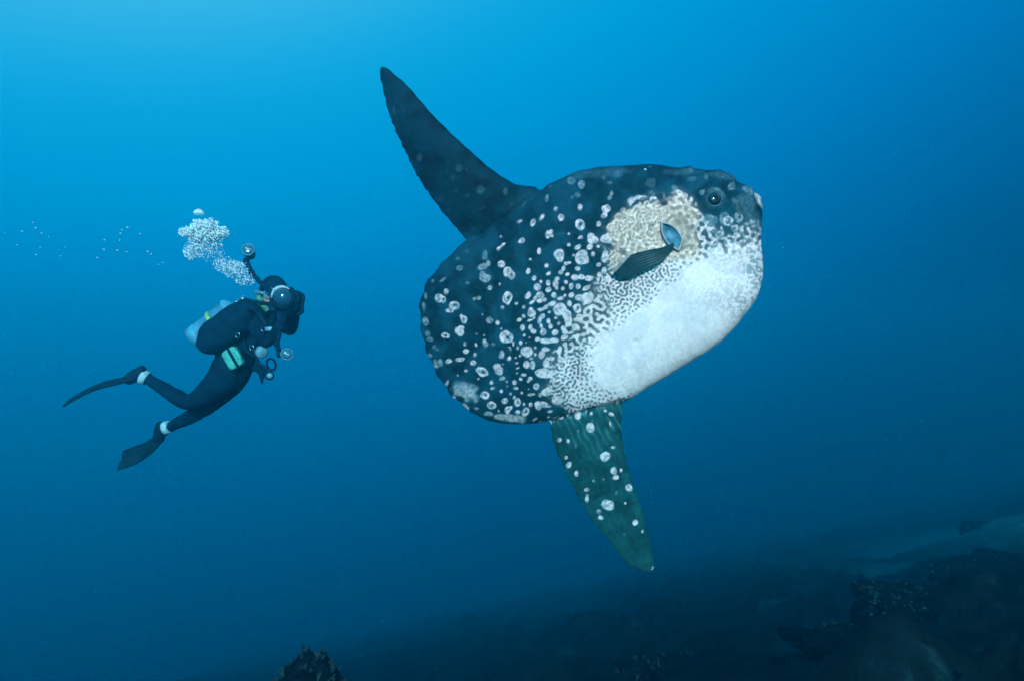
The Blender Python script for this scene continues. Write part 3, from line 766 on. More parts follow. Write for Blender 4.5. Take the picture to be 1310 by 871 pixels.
def build_mouth():
    # small beak-like mouth on the blunt front of the head
    u, v = fish_uv(970, 260)
    c = Vector((u - 0.012, 0, v))
    ax = Vector((0.86, 0, 0.50)).normalized()
    X = Vector((0, 1, 0)); Y = ax.cross(X)
    bm = bmesh.new()
    add_ring(bm, c, X, Y, ax, 0.033, 0.013, nseg=36, ntube=12, ex=1.7)
    for vv in bm.verts:                                    # pinch the upper lip into a beak
        h = (vv.co - c).dot(Y)
        vv.co += ax * (0.006 if h > 0 else -0.002)
    lips = from_bm('mouth', bm, pale_lip, fish); lips['label'] = 'small pale beak-like lips at the snout'
    bm = bmesh.new()
    bmesh.ops.create_uvsphere(bm, u_segments=20, v_segments=12, radius=0.034)
    for vv in bm.verts:
        vv.co = c + X * vv.co.x * 1.7 + Y * vv.co.y + ax * (vv.co.z * 0.4 - 0.004)
    from_bm('mouth_opening', bm, material('mouth_inside', (0.02, 0.02, 0.025), 0.7, noise=(30, .5, 1.2)), lips)
build_mouth()

def build_gill():
    # leaf-shaped gill opening with a pale rim in front of the pectoral fin
    top, bot = (847, 285.5), (868, 320)
    left = resample([top, (847, 296), (851, 306), (858, 314.5), bot], 20)
    right = resample([top, (858, 288), (868, 297), (872.5, 308), bot], 20)
    L = [flank(x, y, 0.022) for x, y in left]
    Rr = [flank(x, y, 0.026) for x, y in right]
    rim = L + Rr[::-1][1:-1]
    bm = bmesh.new()
    n = len(rim)
    rows = []
    for i in range(n):
        T = (rim[(i + 1) % n] - rim[i - 1]).normalized()
        A = T.cross(Vector((0, 1, 0))).normalized(); B = T.cross(A)
        rows.append([bm.verts.new(rim[i] + (A * math.cos(q) + B * math.sin(q)) * 0.0030) for q in [2 * math.pi * j / 8 for j in range(8)]])
    for i in range(n):
        for j in range(8):
            bm.faces.new((rows[i][j], rows[(i + 1) % n][j], rows[(i + 1) % n][(j + 1) % 8], rows[i][(j + 1) % 8]))
    gill = from_bm('gill_opening', bm, pale_lip, fish); gill['label'] = 'leaf-shaped gill opening with white rim'
    V, F = [], []
    NI = 9
    for i in range(20):
        for j in range(NI):
            t = j / (NI - 1)
            p = L[i].lerp(Rr[i], t)
            V.append(p + Vector((0, 0.022 * math.sin(math.pi * t) * math.sin(math.pi * i / 19) ** 0.6, 0)))
    for i in range(19):
        for j in range(NI - 1):
            F.append((i * NI + j, i * NI + j + 1, (i + 1) * NI + j + 1, (i + 1) * NI + j))
    pydata('gill_membrane', V, F, gill_mat, gill)
    # collar of skin from the rim down to the flank
    V, F = [], []
    for i in range(n):
        c = sum(rim, Vector()) / n
        out = (rim[i] - c) * 1.16 + c
        V.append(rim[i]); V.append(Vector((out.x, rim[i].y + 0.016, out.z))); V.append(Vector((out.x, rim[i].y + 0.05, out.z)))
    for i in range(n):
        a, b = i * 3, ((i + 1) % n) * 3
        F.append((a, b, b + 1, a + 1)); F.append((a + 1, b + 1, b + 2, a + 2))
    pydata('gill_collar', V, F, material('gill_collar_skin', (0.30, 0.33, 0.32), 0.55, noise=(30, .5, 1.4)), gill)
build_gill()

def build_pectoral():
    top = resample([(861, 311), (847, 317), (829, 320.5), (814, 324), (803, 329), (794, 338), (786, 348)], 40)
    bot = resample([(863, 317), (856, 325), (847, 334), (835, 341), (820, 348), (808, 354.5), (794, 357)], 40)
    NJ = 25
    V, F = [], []
    for i in range(40):
        s = i / 39
        for j in range(NJ):
            t = j / (NJ - 1)
            x, y = top[i] + (bot[i] - top[i]) * t
            lift = 0.012 + 0.075 * math.sin(math.pi * min(1, s * 0.75 + 0.05)) * (1 - 0.55 * t) - 0.006 * s
            lift += 0.0022 * math.sin(t * 2 * math.pi * 7) * min(1, s * 3)
            if s > 0.93: x += 1.2 * math.sin(t * 2 * math.pi * 7) 
            V.append(flank(x, y, max(0.006, lift)))
    for i in range(39):
        for j in range(NJ - 1):
            F.append((i * NJ + j, i * NJ + j + 1, (i + 1) * NJ + j + 1, (i + 1) * NJ + j))
    o = pydata('pectoral_fin', V, F, fin_mat, fish)
    o['label'] = 'short dark fan-shaped side fin folded back along the flank'
    md = o.modifiers.new('thick', 'SOLIDIFY'); md.thickness = 0.006; md.offset = 0
    # pale leading edge
    bm = bmesh.new()
    pts = [Vector(V[i * NJ]) for i in range(26, 40)]
    rows = []
    for i, p in enumerate(pts):
        r = 0.006 * (0.5 + 0.5 * math.sin(math.pi * (i + 1) / (len(pts) + 1))) * 1.5
        T = (pts[min(i + 1, len(pts) - 1)] - pts[max(i - 1, 0)]).normalized()
        A = T.cross(Vector((0, 1, 0))).normalized(); B = T.cross(A)
        rows.append([bm.verts.new(p + (A * math.cos(q) + B * math.sin(q)) * r) for q in [2 * math.pi * j / 8 for j in range(8)]])
    for i in range(len(rows) - 1):
        for j in range(8):
            bm.faces.new((rows[i][j], rows[i + 1][j], rows[i + 1][(j + 1) % 8], rows[i][(j + 1) % 8]))
    bm.faces.new(rows[0]); bm.faces.new(rows[-1])
    from_bm('fin_edge', bm, material('pale_fin_edge', (0.35, 0.42, 0.40), 0.5, noise=(40, .6, 1.2)), o)
build_pectoral()

# ---------------------------------------------------------------- the diver
DD = 5.5
def dp(px, py, dy=0.0):
    return at(px, py, DD + dy)
PX = DD / FPX                                     # metres per photograph pixel at the diver

neoprene = material('black_neoprene', (0.0015, 0.019, 0.040), 0.85, 0.03, noise=(14, 0.6, 1.5), bump=(60, 0.3, 0.004))  # suit, fins, tank, pale gear: blue water haze tinted into the base colours
rubber = material('black_rubber', (0.002, 0.018, 0.036), 0.6, 0.05, noise=(20, 0.6, 1.5))
fin_rubber = material('grey_fin_rubber', (0.003, 0.024, 0.036), 0.6, 0.05, noise=(9, 0.6, 1.4))
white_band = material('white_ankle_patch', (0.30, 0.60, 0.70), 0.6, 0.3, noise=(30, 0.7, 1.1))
alu = material('haze_tinted_aluminium', (0.06, 0.37, 0.56), 0.45, 0.25, noise=(12, 0.75, 1.1))
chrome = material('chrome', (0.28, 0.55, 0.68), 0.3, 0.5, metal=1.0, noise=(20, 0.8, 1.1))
mint = material('mint_pocket', (0.05, 0.50, 0.44), 0.7, 0.2, noise=(30, 0.65, 1.15), bump=(40, 0.4, 0.004))
lime = material('lime_strap', (0.22, 0.58, 0.16), 0.6, 0.3, noise=(20, 0.7, 1.2))
green_collar = material('green_hood_trim', (0.05, 0.26, 0.16), 0.7, 0.2, noise=(20, 0.6, 1.3))
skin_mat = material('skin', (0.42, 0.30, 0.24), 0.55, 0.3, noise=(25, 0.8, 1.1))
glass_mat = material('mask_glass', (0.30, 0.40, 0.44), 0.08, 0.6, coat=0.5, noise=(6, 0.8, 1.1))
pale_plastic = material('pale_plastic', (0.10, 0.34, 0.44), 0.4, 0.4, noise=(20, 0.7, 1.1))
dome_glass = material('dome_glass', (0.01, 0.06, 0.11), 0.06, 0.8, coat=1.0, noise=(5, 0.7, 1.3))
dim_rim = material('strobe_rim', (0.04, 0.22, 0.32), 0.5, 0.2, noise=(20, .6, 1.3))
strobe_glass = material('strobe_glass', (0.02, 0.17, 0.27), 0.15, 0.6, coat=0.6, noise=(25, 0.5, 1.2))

def tube(bm, pts, rad, seg=10, caps=True):
    pts = [Vector(p) for p in pts]
    n = len(pts)
    rads = rad if isinstance(rad, (list, tuple)) else [rad] * n
    rows, ref = [], None
    for i in range(n):
        T = (pts[min(i + 1, n - 1)] - pts[max(i - 1, 0)]).normalized()
        if ref is None:
            ref = T.orthogonal().normalized()
        ref = (ref - T * ref.dot(T)).normalized()
        B = T.cross(ref)
        rows.append([bm.verts.new(pts[i] + (ref * math.cos(a) + B * math.sin(a)) * rads[i]) for a in [2 * math.pi * j / seg for j in range(seg)]])
    for i in range(n - 1):
        for j in range(seg):
            bm.faces.new((rows[i][j], rows[i + 1][j], rows[i + 1][(j + 1) % seg], rows[i][(j + 1) % seg]))
    if caps:
        bm.faces.new(rows[0]); bm.faces.new(rows[-1])
    return bm

def smooth_path(pts, n):
    p = np.array([tuple(q) for q in pts], float)
    s = np.linspace(0, len(p) - 1, n)
    i = np.clip(s.astype(int), 0, len(p) - 2); u = (s - i)[:, None]
    p0, p1, p2, p3 = p[np.maximum(i - 1, 0)], p[i], p[i + 1], p[np.minimum(i + 2, len(p) - 1)]
    q = 0.5 * (2 * p1 + (p2 - p0) * u + (2 * p0 - 5 * p1 + 4 * p2 - p3) * u * u + (3 * p1 - p0 - 3 * p2 + p3) * u ** 3)
    return [Vector(v) for v in q]

def lathe(bm, a, b, profile, seg=28):
    """Surface of revolution about the axis a -> b; profile = (fraction along, radius)."""
    a, b = Vector(a), Vector(b)
    T = (b - a).normalized(); X = T.orthogonal().normalized(); Y = T.cross(X)
    rows = []
    for t, r in profile:
        c = a.lerp(b, t)
        rows.append([bm.verts.new(c + (X * math.cos(q) + Y * math.sin(q)) * max(r, 1e-4)) for q in [2 * math.pi * j / seg for j in range(seg)]])
    for i in range(len(rows) - 1):
        for j in range(seg):
            bm.faces.new((rows[i][j], rows[i + 1][j], rows[i + 1][(j + 1) % seg], rows[i][(j + 1) % seg]))
    bm.faces.new(rows[0]); bm.faces.new(rows[-1])
    return bm

def blob(bm, c, X, Y, Z, seg=24, rings=14, power=2.0, wob=0.0, seed=0.0):
    """Superellipsoid with half axes X, Y, Z (vectors)."""
    def sp(v): return math.copysign(abs(v) ** (2 / power), v)
    rows = []
    for i in range(1, rings):
        th = math.pi * i / rings
        row = []
        for j in range(seg):
            ph = 2 * math.pi * j / seg
            x, y, z = sp(math.sin(th)) * sp(math.cos(ph)), sp(math.sin(th)) * sp(math.sin(ph)), sp(math.cos(th))
            k = 1 + wob * mnoise.noise(Vector((x * 1.7 + seed, y * 1.7, z * 1.7)))
            row.append(bm.verts.new(c + (X * x + Y * y + Z * z) * k))
        rows.append(row)
    t, b = bm.verts.new(c + Z), bm.verts.new(c - Z)
    for i in range(len(rows) - 1):
        for j in range(seg):
            bm.faces.new((rows[i][j], rows[i][(j + 1) % seg], rows[i + 1][(j + 1) % seg], rows[i + 1][j]))
    for j in range(seg):
        bm.faces.new((t, rows[0][(j + 1) % seg], rows[0][j])); bm.faces.new((b, rows[-1][j], rows[-1][(j + 1) % seg]))
    return bm

pelvis = dp(294, 474, 0.0)
diver = empty('person', pelvis)
tag(diver, 'scuba diver in black wetsuit and fins aiming a camera, below rising bubbles', 'person')
INV = Matrix.Translation(-pelvis)
def dpart(name, bm, mat, parent=None, label=None, smooth=True):
    bm.transform(INV)
    o = from_bm(name, bm, mat, parent or diver, smooth)
    if label: o['label'] = label
    return o

def build_diver_body():
    J = {   # joint: (point, radius)
        'pelvis': (dp(294, 474), .150), 'waist': (dp(305, 452), .140), 'chest': (dp(320, 426), .158), 'upper': (dp(331, 409), .140),
        'neck': (dp(342, 394), .070), 'head': (dp(348, 382), .104), 'crown': (dp(352, 371), .098),
        'hipL': (dp(284, 486, -.09), .118), 'midL': (dp(262, 505, -.11), .100), 'kneeL': (dp(242, 517, -.12), .066), 'calfL': (dp(222, 505, -.10), .064), 'ankL': (dp(194, 487, -.08), .043), 'footL': (dp(180, 479, -.08), .042),
        'hipR': (dp(296, 488, .09), .118), 'midR': (dp(278, 507, .13), .100), 'kneeR': (dp(261, 523, .16), .066), 'calfR': (dp(241, 534, .22), .062), 'ankR': (dp(217, 546, .30), .043), 'footR': (dp(207, 555, .34), .042),
        'shL': (dp(326, 411, -.17), .082), 'elL': (dp(341, 441, -.26), .056), 'wrL': (dp(361, 412, -.36), .040), 'haL': (dp(366, 402, -.38), .036),
        'shR': (dp(349, 402, .14), .080), 'elR': (dp(372, 424, .06), .054), 'wrR': (dp(377, 405, -.20), .040), 'haR': (dp(379, 396, -.27), .036)}
    E = [('pelvis', 'waist'), ('waist', 'chest'), ('chest', 'upper'), ('upper', 'neck'), ('neck', 'head'), ('head', 'crown'),
         ('pelvis', 'hipL'), ('hipL', 'midL'), ('midL', 'kneeL'), ('kneeL', 'calfL'), ('calfL', 'ankL'), ('ankL', 'footL'),
         ('pelvis', 'hipR'), ('hipR', 'midR'), ('midR', 'kneeR'), ('kneeR', 'calfR'), ('calfR', 'ankR'), ('ankR', 'footR'),
         ('upper', 'shL'), ('shL', 'elL'), ('elL', 'wrL'), ('wrL', 'haL'), ('upper', 'shR'), ('shR', 'elR'), ('elR', 'wrR'), ('wrR', 'haR')]
    # gloved fingers closing round the two grips of the housing
    for s, (gx_, gy_, gd) in (('L', (369, 396, -.40)), ('R', (383, 391, -.30))):
        w = J['ha' + s][0]
        g = dp(gx_, gy_, gd)
        for k in range(4):
            f0 = w + Vector((0.012, -0.022 + 0.016 * k, 0.020 - 0.012 * k))
            f1 = f0.lerp(g, 0.6) + Vector((0.026, -0.030 + 0.014 * k, 0.006 - 0.012 * k))
            f2 = f1 + Vector((-0.022, -0.020, 0.014 - 0.003 * k))
            J[f'f{s}{k}a'], J[f'f{s}{k}b'], J[f'f{s}{k}c'] = (f0, .014), (f1, .0115), (f2, .010)
            E += [('ha' + s, f'f{s}{k}a'), (f'f{s}{k}a', f'f{s}{k}b'), (f'f{s}{k}b', f'f{s}{k}c')]
        t0, t1 = w + Vector((-0.024, -0.020, 0.020)), w + Vector((-0.022, -0.040, 0.046))
        J[f't{s}a'], J[f't{s}b'] = (t0, .015), (t1, .012)
        E += [('ha' + s, f't{s}a'), (f't{s}a', f't{s}b')]
    names = list(J)
    me = bpy.data.meshes.new('person_skeleton')
    me.from_pydata([tuple(J[n][0] - pelvis) for n in names], [(names.index(a), names.index(b)) for a, b in E], [])
    o = bpy.data.objects.new('person_skeleton', me); col.objects.link(o)
    md = o.modifiers.new('skin', 'SKIN')
    md.use_smooth_shade = True
    for i, n in enumerate(names):
        sv = me.skin_vertices[0].data[i]
        r = J[n][1]
        sv.radius = (r, r)
        sv.use_root = (n == 'pelvis')
    sd = o.modifiers.new('sub', 'SUBSURF'); sd.levels = 2; sd.render_levels = 2
    dg = bpy.context.evaluated_depsgraph_get()
    out = bpy.data.meshes.new_from_object(o.evaluated_get(dg))
    bpy.data.objects.remove(o); bpy.data.meshes.remove(me)
    for v in out.vertices:      # neoprene creases
        k = mnoise.noise(v.co * 14.0) * 0.006 + mnoise.noise(v.co * 35.0) * 0.003
        v.co += v.normal * k
    b = link('wetsuit_body', out, neoprene, diver)
    b['label'] = 'black wetsuit with hood and gloves'
    return b
build_diver_body()

# hood face opening, mask, regulator
def build_head_gear():
    f = (dp(366, 384, -.4) - dp(348, 380)).normalized()            # the way the face looks
    up = Vector((0.15, 0, 1)); up = (up - f * up.dot(f)).normalized()
    side = f.cross(up).normalized()
    hc = dp(347, 380)
    bm = bmesh.new()
    blob(bm, dp(350, 375) - f * .012, side * .112, f * .128, up * .140, wob=0.03)
    hood = dpart('hood', bm, neoprene, label='black hood')
    bm = bmesh.new()
    blob(bm, hc + f * .082 - up * .01, side * .078, f * .062, up * .095)
    face = dpart('face', bm, skin_mat)
    bm = bmesh.new()
    blob(bm, hc + f * .120 + up * .022, side * .086, f * .048, up * .050, power=3.2)
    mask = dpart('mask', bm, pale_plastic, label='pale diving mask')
    for s in (-1, 1):
        bm = bmesh.new()
        blob(bm, hc + f * .148 + up * .022 + side * s * .040, side * .034, f * .022, up * .034, power=3)
        dpart('lens', bm, glass_mat, mask)
    for s in (-1, 1):
        bm = bmesh.new()
        add_strip = smooth_path([hc + f * .11 + up * .02 + side * s * .086, hc + side * s * .125 + up * .02, hc - f * .10 + side * s * .07 + up * .02], 12)
        tube(bm, add_strip, .013, 8)
        dpart('strap', bm, pale_plastic, mask)
    bm = bmesh.new()
    lathe(bm, hc + f * .11 - up * .055, hc + f * .20 - up * .062, [(0, .030), (.25, .048), (.8, .046), (1, .034)])
    reg = dpart('regulator', bm, pale_plastic, label='pale regulator in the mouth')
    bm = bmesh.new()
    hose = smooth_path([hc + f * .16 - up * .06 - side * .04, dp(338, 388, -.20), dp(326, 386, -.20), dp(312, 384, -.08), dp(306, 388, .02)], 30)
    tube(bm, hose, .014, 10)
    dpart('hose', bm, rubber, reg)
    # green trimmed collar
    bm = bmesh.new()
    c = dp(340, 396); T = (dp(346, 386) - dp(338, 400)).normalized()
    X = T.orthogonal().normalized(); Y = T.cross(X)
    add_ring(bm, c, X, Y, T, .082, .028, ex=1.12)
    dpart('collar', bm, green_collar, label='green trimmed hood collar')
    bm = bmesh.new()
    hb = smooth_path([dp(331, 380, -.13), dp(336, 390, -.17), dp(343, 398, -.19)], 12)
    tube(bm, hb, [.022] * 12, 8)
    dpart('collar_flap', bm, green_collar)
build_head_gear()

# buoyancy vest with its air cell, tank, straps, pocket
def build_gear():
    ax = (dp(306, 388) - dp(247, 434)).normalized()
    bk = ax.cross(Vector((0, 1, 0))).normalized()
    if bk.z < 0: bk = -bk
    nr = Vector((0, -1, 0))
    # tank
    a, b = dp(248, 433, -.02), dp(300, 392, -.02)
    L = (b - a).length
    bm = bmesh.new()
    R = 0.088
    prof = [(0, .03), (0.004, .070), (0.02, .084), (0.04, R), (0.86, R)] + [(0.86 + 0.14 * math.sin(q), R * math.cos(q) * 0.98 + 0.012) for q in np.linspace(0.05, math.pi / 2, 8)]
    lathe(bm, a, b, prof)
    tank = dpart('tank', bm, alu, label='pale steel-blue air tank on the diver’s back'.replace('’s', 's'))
    bm = bmesh.new()
    lathe(bm, b, b + ax * .06, [(0, .020), (.5, .018), (.51, .030), (1, .030)], 16)
    blob(bm, b + ax * .05 + nr * .03, ax * .022, nr * .045, bk * .022)
    blob(bm, b + ax * .085, ax * .035, nr * .03, bk * .03)
    dpart('valve', bm, chrome, tank)
    bm = bmesh.new()
    T = ax; X = bk; Y = T.cross(X)
    add_ring(bm, a.lerp(b, .52), X, Y, T, R + .004, .006)
    for t in (.50, .51, .53, .54):
        add_ring(bm, a.lerp(b, t), X, Y, T, R + .003, .007)
    dpart('tank_band', bm, lime, tank)
    bm = bmesh.new()
    lathe(bm, a - ax * .006, a + ax * .075, [(0, .05), (0.01, R + .004), (1, R + .005), (1.0, R)], 28)
    dpart('tank_boot', bm, alu, tank)
    # air cell: bulky black wing wrapped round the tank towards the viewer
    bm = bmesh.new()
    c = dp(291, 419, -.18)
    blob(bm, c, ax * .265, nr * .125, bk * .128, seg=36, rings=22, power=2.5, wob=0.10, seed=2.0)
    for v in bm.verts:
        v.co += (v.co - c).normalized() * 0.008 * mnoise.noise(v.co * 16)
    vest = dpart('buoyancy_vest', bm, neoprene, label='bulky black buoyancy vest')
    bm = bmesh.new()
    blob(bm, dp(296, 425, .20), ax * .25, nr * .11, bk * .11, seg=30, rings=18, power=2.5, wob=0.10, seed=5.0)
    dpart('air_cell', bm, neoprene, vest)
    # chest panel and shoulder strap
    bm = bmesh.new()
    blob(bm, dp(331, 428, -.14), (dp(342, 408) - dp(322, 448)) * .52, Vector((.09, -.09, 0.02)), Vector((.075, .05, .06)), seg=30, rings=16, power=2.4, wob=0.08, seed=8)
    dpart('chest_panel', bm, neoprene, vest)
    bm = bmesh.new()
    tube(bm, smooth_path([dp(312, 394, -.18), dp(322, 393, -.25), dp(331, 402, -.28), dp(335, 418, -.28), dp(334, 436, -.26)], 24), .019, 8)
    dpart('shoulder_strap', bm, rubber, vest)
    # corrugated inflator hose
    bm = bmesh.new()
    path = smooth_path([dp(318, 396, -.26), dp(324, 396, -.30), dp(331, 402, -.33), dp(337, 411, -.34), dp(343, 420, -.33)], 40)
    tube(bm, path, [.016 + .003 * (i % 2) for i in range(40)], 10)
    inf = dpart('inflator_hose', bm, rubber, vest)
    bm = bmesh.new()
    blob(bm, dp(345, 421, -.34), Vector((.034, 0, 0)), Vector((0, .022, 0)), Vector((0, 0, .018)), power=3)
    dpart('inflator_button', bm, pale_plastic, inf)
    for (x, y, d) in ((304, 429, -.315), (337, 421, -.30), (322, 445, -.30)):
        bm = bmesh.new()
        cc = dp(x, y, d)
        add_ring(bm, cc, Vector((.8, -.3, .5)).normalized(), Vector((-.4, 0, .9)).normalized(), Vector((0, -1, 0)), .019, .0042, nseg=20, ntube=6)
        dpart('d_ring', bm, chrome, vest)
    # mint pocket with its black strap
    bm = bmesh.new()
    c = dp(299, 458, -.20)
    q = (dp(292, 446) - dp(306, 471)).normalized(); s = q.cross(Vector((0, -1, 0))).normalized()
    blob(bm, c, q * .082, s * .062, Vector((0, -.048, 0)), seg=28, rings=16, power=4.5, wob=.06)
    pocket = dpart('weight_pocket', bm, mint, label='mint green weight pocket at the hip')
    bm = bmesh.new()
    blob(bm, c + s * .012 + Vector((0, -.044, 0)), q * .084, s * .012, Vector((0, -.010, 0)), power=4)
    dpart('pocket_strap', bm, rubber, pocket)
    bm = bmesh.new()
    blob(bm, c + s * .050 - q * .0 + Vector((0, -.030, 0)), q * .040, s * .020, Vector((0, -.020, 0)), power=4)
    dpart('pocket_flap', bm, mint, pocket)
    # belt
    bm = bmesh.new()
    T = (dp(305, 452) - dp(294, 474)).normalized(); X = T.cross(Vector((0, 1, 0))).normalized(); Y = T.cross(X)
    for t in (-.012, 0, .012):
        add_ring(bm, dp(301, 462) + T * t, X, Y, T, .150, .010, nseg=44)
    dpart('belt', bm, rubber)
    # spare regulator, gauge and hoses hanging in front of the hips
    bm = bmesh.new()
    lathe(bm, dp(333, 448, -.22), dp(336, 452, -.27), [(0, .02), (.2, .046), (.8, .046), (1, .034)], 20)
    octo = dpart('spare_regulator', bm, pale_plastic, label='pale spare regulator hanging at the belly')
    bm = bmesh.new()
    tube(bm, smooth_path([dp(334, 450, -.20), dp(326, 455, -.24), dp(317, 450, -.26), dp(312, 438, -.24)], 20), .012, 8)
    dpart('hose', bm, rubber, octo)
    bm = bmesh.new()
    tube(bm, smooth_path([dp(322, 442, -.22), dp(330, 462, -.26), dp(338, 470, -.26), dp(344, 480, -.26)], 24), .014, 8)
    gh = dpart('gauge_hose', bm, rubber)
    bm = bmesh.new()
    lathe(bm, dp(344, 480, -.25), dp(345, 480.5, -.30), [(0, .022), (.1, .033), (.9, .033), (1, .026)], 20)
    dpart('gauge', bm, rubber, gh)
    bm = bmesh.new()
    lathe(bm, dp(345, 480.2, -.30), dp(345, 480.2, -.306), [(0, .022), (1, .020)], 20)
    dpart('gauge_face', bm, pale_plastic, gh)
    bm = bmesh.new()
    cc = dp(347, 466, -.28)
    add_ring(bm, cc, Vector((.95, 0, .2)).normalized(), Vector((-.25, 0, .97)).normalized(), Vector((0, -1, 0)), .045, .009, ex=.72)
    dpart('lanyard_loop', bm, rubber)
    bm = bmesh.new()
    tube(bm, smooth_path([dp(326, 468, -.10), dp(333, 474, -.12), dp(335, 482, -.12), dp(335, 491, -.12)], 14), [.03, .034, .034, .032, .030, .028, .026, .024, .022, .018, .014, .011, .008, .004], 10)
    dpart('dangling_strap', bm, neoprene)
build_gear()

def build_fin(heel, toe, ankle, path, half_w, across, name='swim_fin'):
    """Foot pocket round the foot and a long blade along path; across = direction of the blade's width."""
    fwd = (Vector(path[1]) - Vector(path[0])).normalized()
    acr = Vector(across); acr = (acr - fwd * acr.dot(fwd)).normalized()
    nrm = fwd.cross(acr)
    bm = bmesh.new()
    foot = toe - heel
    tube(bm, smooth_path([heel - foot * .10, heel, heel + foot * .35, heel + foot * .7, toe, toe + foot * .16], 20), [.014, .030, .036, .040, .042, .043, .045, .046, .047, .048, .048, .048, .047, .046, .044, .040, .036, .030, .022, .012], 14)
    pocket = dpart(name, bm, rubber, label='black rubber diving fin')
    # blade with stiff rails
    pts = smooth_path(path, 28)
    V, F = [], []
    NC = 13
    for i, p in enumerate(pts):
        s = i / 27
        T = (pts[min(i + 1, 27)] - pts[max(i - 1, 0)]).normalized()
        A = (acr - T * acr.dot(T)).normalized(); Nn = T.cross(A)
        hw = half_w * (0.50 + 0.50 * min(1, s * 1.5) ** 0.8)
        for j in range(NC):
            c = -1 + 2 * j / (NC - 1)
            endcut = -0.022 * (1 - abs(c)) * max(0, (s - .85) / .15)
            V.append(p + A * hw * c + T * endcut + Nn * (0.012 * (abs(c) > .9) + 0.005 * math.cos(c * 9)))
    for i in range(27):
        for j in range(NC - 1):
            F.append((i * NC + j, i * NC + j + 1, (i + 1) * NC + j + 1, (i + 1) * NC + j))
    bm = bmesh.new()
    bv = [bm.verts.new(v) for v in V]
    for f in F: bm.faces.new([bv[k] for k in f])
    blade = dpart('blade', bm, fin_rubber, pocket)
    md = blade.modifiers.new('thick', 'SOLIDIFY'); md.thickness = 0.010; md.offset = 0
    for e in (0, NC - 1):
        bm = bmesh.new()
        tube(bm, [V[i * NC + e] for i in range(28)], [.012 - .006 * i / 27 for i in range(28)], 8)
        dpart('rail', bm, rubber, pocket)
    # white ankle patch
    bm = bmesh.new()
    d = (ankle[1] - ankle[0])
    lathe(bm, ankle[0], ankle[1], [(0, .047), (.05, .053), (.5, .055), (.95, .057), (1, .050)], 24)
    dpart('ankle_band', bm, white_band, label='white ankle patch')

build_fin(dp(184, 473, -.08), dp(163, 486, -.09), (dp(189, 484.5, -.08), dp(180, 480, -.08).lerp(dp(189, 484.5, -.08), .18)),
          [dp(176, 480, -.08), dp(155, 485.5, -.09), dp(128, 492, -.10), dp(106, 502, -.10), dp(86, 514, -.10)], .085, (0.10, 1.0, 0.35))
build_fin(dp(206, 543, .31), dp(203, 563, .36), (dp(217, 545.5, .29), dp(211, 547.5, .30)),
          [dp(205, 557, .35), dp(196, 567, .37), dp(182, 577, .40), dp(168, 583, .43), dp(153.5, 588, .46)], .092, (-0.25, 0.62, 0.75))

